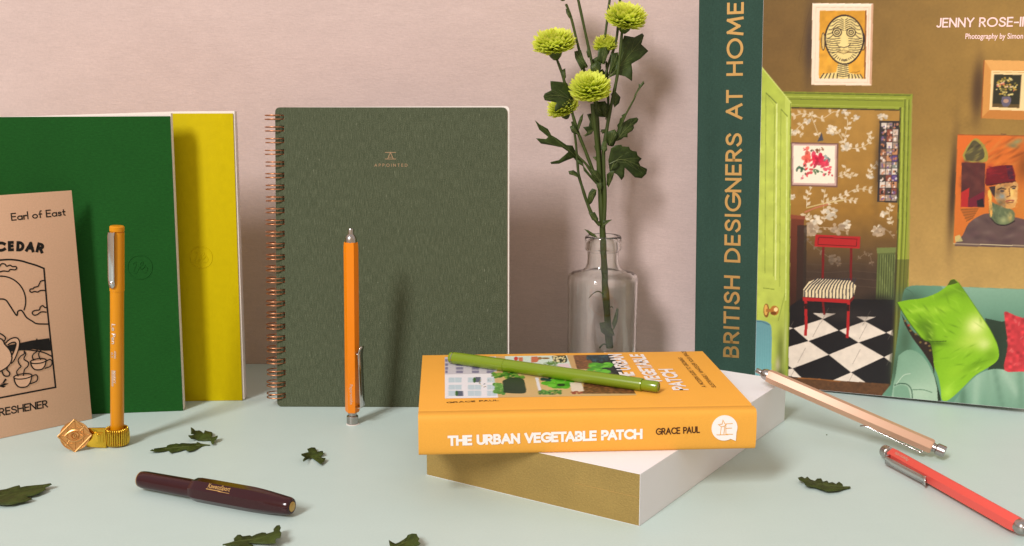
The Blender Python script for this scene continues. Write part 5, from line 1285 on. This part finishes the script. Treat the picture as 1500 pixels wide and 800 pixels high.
LV = [
 (ZA([(145, 75), (185, 78), (240, 85), (262, 118), (280, 190), (262, 212), (240, 225), (205, 235), (172, 256), (170, 232), (182, 202), (150, 195), (112, 188), (104, 165), (112, 148), (150, 130), (146, 100)]), ZA([(278, 190), (200, 160), (110, 165)]), -.9, (.5, .2), .15),
 (ZB([(475, 160), (520, 168), (556, 150), (564, 160), (552, 200), (584, 230), (548, 265), (508, 288), (512, 325), (510, 366), (480, 345), (440, 335), (400, 354), (432, 318), (452, 250), (462, 200)]), ZB([(405, 350), (470, 280), (560, 170)]), .7, (.3, -.2), .2),
 (ZA([(55, 305), (75, 325), (130, 355), (150, 392), (182, 410), (240, 450), (275, 453), (285, 475), (310, 510), (332, 540), (340, 575), (312, 562), (280, 525), (240, 540), (195, 560), (150, 562), (145, 550), (195, 538), (228, 510), (250, 490), (215, 465), (150, 452), (90, 442), (60, 410), (120, 415), (132, 402), (80, 360)]), ZA([(340, 575), (270, 495), (190, 430), (60, 310)]), -.5, (.7, .1), .3),
 (ZA([(690, 73), (696, 90), (672, 118), (655, 142), (640, 182), (618, 225), (600, 256), (578, 305), (568, 330), (548, 362), (532, 420), (516, 456), (504, 450), (528, 395), (540, 350), (536, 335), (548, 318), (552, 296), (566, 286), (562, 276), (585, 262), (608, 220), (630, 180), (640, 150), (662, 112), (662, 90), (672, 96)]), ZA([(508, 452), (560, 330), (620, 205), (690, 78)]), -.4, (-.3, .2), .3),
 (ZA([(650, 288), (661, 298), (655, 315), (632, 335), (635, 350), (625, 366), (597, 384), (597, 405), (575, 405), (560, 418), (530, 428), (545, 370), (570, 320), (610, 295)]), ZA([(532, 425), (580, 365), (655, 293)]), .4, (.5, 0), .2),
 (ZA([(500, 470), (525, 452), (560, 448), (566, 458), (605, 460), (612, 475), (628, 485), (650, 488), (655, 510), (680, 530), (662, 550), (672, 572), (712, 590), (706, 620), (680, 645), (640, 640), (620, 620), (600, 600), (580, 582), (577, 635), (562, 656), (535, 622), (492, 602), (484, 540)]), ZA([(492, 560), (560, 535), (640, 560), (700, 600)]), .3, (.4, .3), .3),
 (ZA([(380, 590), (420, 600), (436, 625), (450, 652), (445, 680), (420, 668), (395, 640)]), ZA([(448, 678), (385, 592)]), -.7, (.4, .4), .1),
 (ZA([(475, 622), (500, 600), (520, 600), (516, 625), (508, 652), (487, 696), (474, 682)]), ZA([(485, 694), (495, 650), (518, 602)]), -.6, (-.3, .4), .1),
 (ZA([(250, 603), (280, 597), (300, 610), (306, 640), (280, 628), (256, 622)]), ZA([(306, 638), (252, 606)]), -.3, (.3, 0), .1),
 (ZA([(370, 730), (390, 704), (416, 714), (412, 742), (387, 790), (371, 802), (361, 770)]), ZA([(414, 716), (388, 745), (368, 800)]), -.5, (.2, .3), .1),
 (ZA([(258, 342), (288, 328), (312, 368), (308, 392), (270, 376)]), ZA([(310, 388), (262, 340)]), -.5, (.4, 0), .1),
 (ZA([(336, 345), (370, 340), (400, 358), (386, 386), (345, 402), (360, 375)]), ZA([(398, 360), (340, 396)]), -.1, (.3, 0), .1),
 (ZA([(385, 240), (400, 205), (432, 196), (466, 192), (482, 220), (496, 252), (472, 288), (420, 284)]), ZA([(470, 286), (430, 240), (400, 208)]), .3, (.3, 0), .1),
 (ZA([(478, 372), (522, 358), (541, 384), (526, 420), (510, 460), (480, 452), (470, 410)]), ZA([(490, 455), (505, 410), (525, 362)]), -.3, (-.2, .3), .1),
 (ZA([(300, 339), (318, 286), (338, 264), (333, 304), (312, 362)]), ZA([(308, 358), (336, 268)]), -.1, (.3, 0), .1),
 (ZB([(195, 315), (209, 308), (213, 348), (202, 366)]), ZB([(204, 364), (206, 312)]), -.1, (0, 0), .1),
 (ZB([(250, 232), (280, 225), (292, 262), (312, 300), (282, 317), (268, 290), (254, 262)]), ZB([(308, 306), (256, 236)]), -.2, (.3, 0), .1),
 (ZB([(358, 222), (394, 210), (404, 236), (386, 292), (352, 274)]), ZB([(378, 290), (392, 214)]), -.2, (.2, 0), .1),
 (ZB([(322, 296), (350, 276), (372, 300), (366, 332), (325, 332)]), ZB([(366, 330), (330, 292)]), -.3, (.2, 0), .1),
 (ZB([(420, 240), (448, 236), (450, 300), (420, 330), (402, 345)]), ZB([(408, 342), (446, 240)]), .3, (.2, 0), .1),
 (ZA([(330, 545), (300, 535), (312, 560), (340, 578), (420, 668), (412, 680), (340, 600)]), ZA([(416, 674), (320, 550)]), -.3, (.2, 0), .05),
 (ZA([(400, 455), (415, 445), (420, 500), (408, 482)]), ZA([(418, 498), (404, 456)]), -.4, (.2, 0), .05),
 (ZA([(392, 520), (418, 516), (424, 548), (410, 540)]), ZA([(422, 546), (396, 522)]), -.4, (.2, 0), .05),
 (ZA([(450, 430), (475, 425), (478, 480), (455, 500), (440, 470)]), ZA([(455, 498), (468, 428)]), -.5, (.2, 0), .05),
 # darker leaves crowded about the forks of the stems
 (ZA([(420, 20), (450, 5), (470, 30), (462, 70), (430, 60)]), ZA([(432, 62), (455, 12)]), .6, (.3, 0), .1),
 (ZA([(440, 215), (480, 205), (500, 250), (488, 300), (455, 280)]), ZA([(470, 300), (470, 212)]), .2, (.3, 0), .12),
 (ZA([(360, 270), (396, 262), (404, 320), (392, 372), (368, 350), (376, 312)]), ZA([(396, 368), (382, 268)]), .3, (.2, 0), .1),
 (ZA([(500, 150), (530, 140), (556, 170), (548, 205), (520, 230), (508, 195)]), ZA([(520, 226), (532, 146)]), .5, (.3, 0), .12),
 (ZA([(440, 360), (474, 356), (482, 375), (450, 384)]), ZA([(440, 372), (480, 366)]), .1, (.2, 0), .1),
 (ZA([(400, 620), (430, 640), (452, 690), (440, 730), (418, 700)]), ZA([(440, 726), (412, 632)]), -.5, (.2, 0), .1),
 (ZA([(530, 470), (556, 460), (566, 520), (548, 570), (520, 600), (496, 596)]), ZA([(500, 596), (552, 470)]), -.1, (.2, .1), .15),
 (ZB([(330, 270), (352, 256), (376, 280), (360, 318), (336, 312)]), ZB([(356, 316), (348, 262)]), .4, (.2, 0), .1),
 (ZB([(312, 205), (304, 235), (312, 262), (326, 252)]), ZB([(320, 260), (311, 212)]), .1, (.1, 0), .05),
 (ZB([(211, 40), (220, 38), (234, 74), (228, 84), (214, 60)]), ZB([(230, 82), (216, 42)]), .1, (.1, 0), .05),
 # leaves down in the bottle and on its lip
 (ZC([(425, 595), (433, 602), (428, 655), (412, 690), (404, 662), (416, 625)]), ZC([(408, 690), (420, 640), (430, 600)]), -.7, (0, 0), .05),
 (ZC([(350, 660), (382, 655), (408, 688), (416, 714), (386, 722), (356, 698)]), ZC([(412, 712), (354, 664)]), -.8, (.2, 0), .05),
 (ZC([(284, 254), (300, 258), (332, 278), (340, 292), (310, 282)]), ZC([(340, 290), (288, 256)]), -.8, (.2, 0), .05),
 (ZC([(302, 182), (330, 180), (346, 210), (340, 224), (318, 214)]), ZC([(342, 222), (306, 184)]), -.4, (.2, 0), .05),
 (ZC([(364, 217), (404, 212), (390, 224), (372, 240)]), ZC([(368, 236), (402, 214)]), -.4, (.2, 0), .02),
]
for o_, rib, dy, tl, cu in LV: leaf(o_, rib, dy, tl, cu)
stem_tube('leaf_stalk', with_d(ZC([(366, 536), (345, 524), (322, 534), (305, 552)]), -.2, -.6), .06, .03)
stem_tube('leaf_stalk', with_d(ZC([(388, 600), (402, 590), (410, 598)]), -.2, -.6), .06, .03)
stem_tube('leaf_stalk', with_d(ZC([(350, 768), (368, 752), (384, 758)]), -.2, -.2), .09, .05)

def bloom_head(px, py, dy, r, axis, flat=.74, name='flower_head'):
    """pompon of many narrow spooned petals"""
    C = G(px, py, dy); ax = Vector(axis).normalized(); q = Vector((0, 0, 1)).rotation_difference(ax).to_matrix()
    bm = bmesh.new(); lay = bm.verts.layers.float_color.new("paint")
    rings = [(6, 5), (17, 9), (28, 14), (39, 19), (50, 23), (61, 27), (72, 30), (83, 31), (94, 29), (104, 24), (113, 18)]
    for ri, (th, n) in enumerate(rings):
        for k in range(n):
            t = R(th + random.uniform(-5, 5)); ph = 2 * math.pi * (k + .5 * (ri % 2) + random.uniform(-.25, .25)) / n
            out = Vector((math.sin(t) * math.cos(ph), math.sin(t) * math.sin(ph), math.cos(t)))
            side = Vector((-math.sin(ph), math.cos(ph), 0)); upv = out.cross(side) * -1
            up = Vector((0, 0, 1))
            L_ = r * random.uniform(.92, 1.07); w0 = r * random.uniform(.10, .135)
            hgt = flat if t < math.pi / 2 else .55
            base = Vector((out.x * .30 * r, out.y * .30 * r, out.z * .22 * r))
            tip = Vector((out.x * L_, out.y * L_, out.z * L_ * hgt))
            d = tip - base; rows = []
            lumi = random.uniform(.86, 1.1)
            for s_, ww, lift in ((0, .55, 0), (.35, .85, .02), (.65, 1.0, .07), (.87, .85, .15), (1.0, .2, .24)):
                p = base + d * s_ + up * (lift * r * (1.0 if th > 40 else .4) * .8) - out * (.0)
                c0 = Vector((.52, .62, .03)); c1 = Vector((.84, .88, .15)); c = (c0 + (c1 - c0) * s_) * lumi
                if s_ > .85: c = c * 1.06 + Vector((.04, .035, .03))
                vv = []
                for sd in (-1, 0, 1):
                    nrm = side.cross(d.normalized())
                    if nrm.dot(out) < 0 and th < 80: pass
                    v = bm.verts.new(q @ (p + side * (sd * w0 * ww) + (nrm * (-.35 * w0 * ww) if sd == 0 else Vector((0, 0, 0)))) + C)
                    v[lay] = (max(c.x, 0), max(c.y, 0), max(c.z, 0), 1); vv.append(v)
                rows.append(vv)
            for a, b in zip(rows, rows[1:]):
                for i in range(2): bm.faces.new((a[i], a[i + 1], b[i + 1], b[i]))
    head = finish(name, bm, M['petal'], T, smooth=60)
    bm = bmesh.new()
    mt = Matrix.Translation(C) @ q.to_4x4()
    add_lathe(bm, [(0, -.62 * r), (.12 * r, -.58 * r), (.26 * r, -.42 * r), (.34 * r, -.22 * r), (.3 * r, -.05 * r), (0, .08 * r)], 18, mt)
    finish('calyx', bm, M['calyx'], head, smooth=60)
    return head
bloom_head(812.5, 69, 0, 1.98, (-.12, -.3, .95))
bloom_head(916, 31, -.4, 1.88, (.10, -.38, .92))
bloom_head(864.5, 133, -1.1, 1.86, (-.02, -.55, .84))
bloom_head(887, 70, 1.1, 1.16, (-.1, -.2, 1), .95)
bloom_head(826, 161, .9, 1.5, (-.35, -.3, .9), .8)
bloom_head(824, -14, .3, 1.5, (-.05, -.1, 1))

# ================================================================== fallen leaves on the table
z11a = Zf(0, 690, 11.43); z11b = Zf(210, 610, 11.43); z47 = Zf(320, 740, 4.6875); z31 = Zf(1080, 540, 3.076); z23 = Zf(0, 600, 2.344)
FALLEN = [
 ([(-24, 728), (-15, 716), (0, 718), (9, 716.5), (20, 713), (28.5, 710.8), (30, 714), (36, 712.5), (50, 711), (62, 710), (74, 708), (76, 709.6), (71, 712.5), (66, 714.5), (67, 717), (60, 721), (50, 725.5), (38, 727.8), (46, 730), (47.5, 731.4), (36, 735), (26, 737), (17, 739.6), (4, 740), (-12, 738)], [(-22, 730), (10, 725), (40, 718), (74, 709)],
  'long dark lobed leaf lying at the left edge, cut by the picture', .5),
 (z11b([(110, 575), (150, 550), (170, 565), (180, 540), (390, 512), (395, 490), (450, 470), (530, 460), (545, 452), (600, 462), (640, 448), (700, 450), (780, 455), (885, 450), (900, 430), (930, 438), (960, 455), (1060, 470), (1115, 475), (1110, 488), (1040, 488), (980, 505), (900, 545), (840, 570), (740, 587), (720, 575), (730, 552), (680, 560), (600, 585), (500, 603), (460, 616), (440, 592), (420, 575), (330, 588), (180, 588)]), z11b([(1112, 481), (900, 490), (500, 530), (130, 568)]),
  'long narrow leaf lying flat, lower of the pair beside the gold pen loop', .25),
 (z11b([(795, 183), (830, 202), (870, 240), (940, 235), (975, 255), (1010, 290), (1030, 235), (1080, 250), (1140, 262), (1160, 280), (1155, 320), (1140, 354), (1190, 345), (1240, 320), (1247, 345), (1215, 390), (1187, 408), (1187, 462), (1145, 467), (1130, 420), (1110, 402), (1000, 413), (900, 402), (870, 382), (800, 376), (760, 335), (753, 315), (800, 318), (860, 305), (798, 295), (800, 250)]), z11b([(1165, 464), (1110, 372), (1000, 345), (765, 322)]),
  'broad lobed leaf with a pale stalk, upper of the pair beside the gold pen loop', .6),
 (z23([(1035, 152), (1060, 146), (1055, 135), (1070, 130), (1082, 131), (1090, 145), (1108, 142), (1112, 152), (1096, 164), (1118, 167), (1113, 178), (1100, 188), (1085, 176), (1070, 166), (1055, 171), (1042, 179), (1040, 172), (1047, 164), (1035, 157)]), z23([(1112, 176), (1080, 158), (1040, 153)]),
  'small curled lobed leaf lying alone below the linen notebook', .7),
 (z47([(30, 272), (70, 260), (108, 248), (105, 230), (130, 205), (150, 203), (165, 215), (215, 208), (230, 215), (260, 200), (300, 188), (325, 190), (330, 198), (380, 182), (378, 165), (400, 140), (420, 137), (428, 155), (421, 175), (432, 190), (425, 226), (395, 229), (390, 250), (397, 262), (330, 266), (260, 263), (200, 259), (240, 276), (230, 292), (160, 302), (120, 277), (60, 279)]), z47([(32, 273), (150, 248), (300, 225), (415, 160)]),
  'toothed leaf lying at the bottom edge below the maroon pen', .8),
 (z47([(1170, 240), (1195, 256), (1215, 266), (1240, 256), (1290, 225), (1300, 205), (1330, 195), (1360, 197), (1368, 215), (1380, 231), (1370, 246), (1388, 262), (1375, 276), (1340, 286), (1290, 312), (1240, 324), (1190, 304), (1175, 272)]), z47([(1180, 300), (1260, 268), (1365, 215)]),
  'leaf at the bottom edge left of the stacked books, partly cut by the picture', .7),
 (z31([(273, 492), (290, 487), (305, 495), (315, 487), (330, 500), (350, 506), (360, 496), (378, 495), (386, 510), (405, 505), (412, 515), (428, 512), (445, 520), (458, 510), (473, 520), (477, 531), (508, 531), (510, 538), (480, 544), (455, 551), (405, 554), (380, 546), (350, 536), (320, 531), (305, 523), (299, 510), (280, 503)]), z31([(509, 535), (430, 530), (340, 515), (276, 494)]),
  'toothed leaf lying alone right of the stack, below the beige pen', .4),
]
for o_, rib, lab, cu in FALLEN:
    cx = sum(p[0] for p in o_) / len(o_); cy = sum(p[1] for p in o_) / len(o_)
    base = tab(cx, cy); FLf = Frame(base)
    def mp(x, y, d, base=base): return tab(x, y, max(.045, .06 + d)) - base
    lf = leaf(o_, rib, .0, (0, 0), cu * .45, M['leaf_dry'], None, 'fallen_leaf', -.10, mp)
    lf.location = base * U
    tag(lf, lab, 'leaf', 'fallen chrysanthemum leaves')

# speck on the table top
tag(finish('crumb', (lambda b: (add_lathe(b, [(0, 0), (.05, .01), (.06, .04), (0, .07)], 7, Matrix.Translation(tab(1211, 637.5))), b)[1])(bmesh.new()), M['calyx']), 'single dark crumb on the table between the toothed leaf and the beige pen', 'crumb')
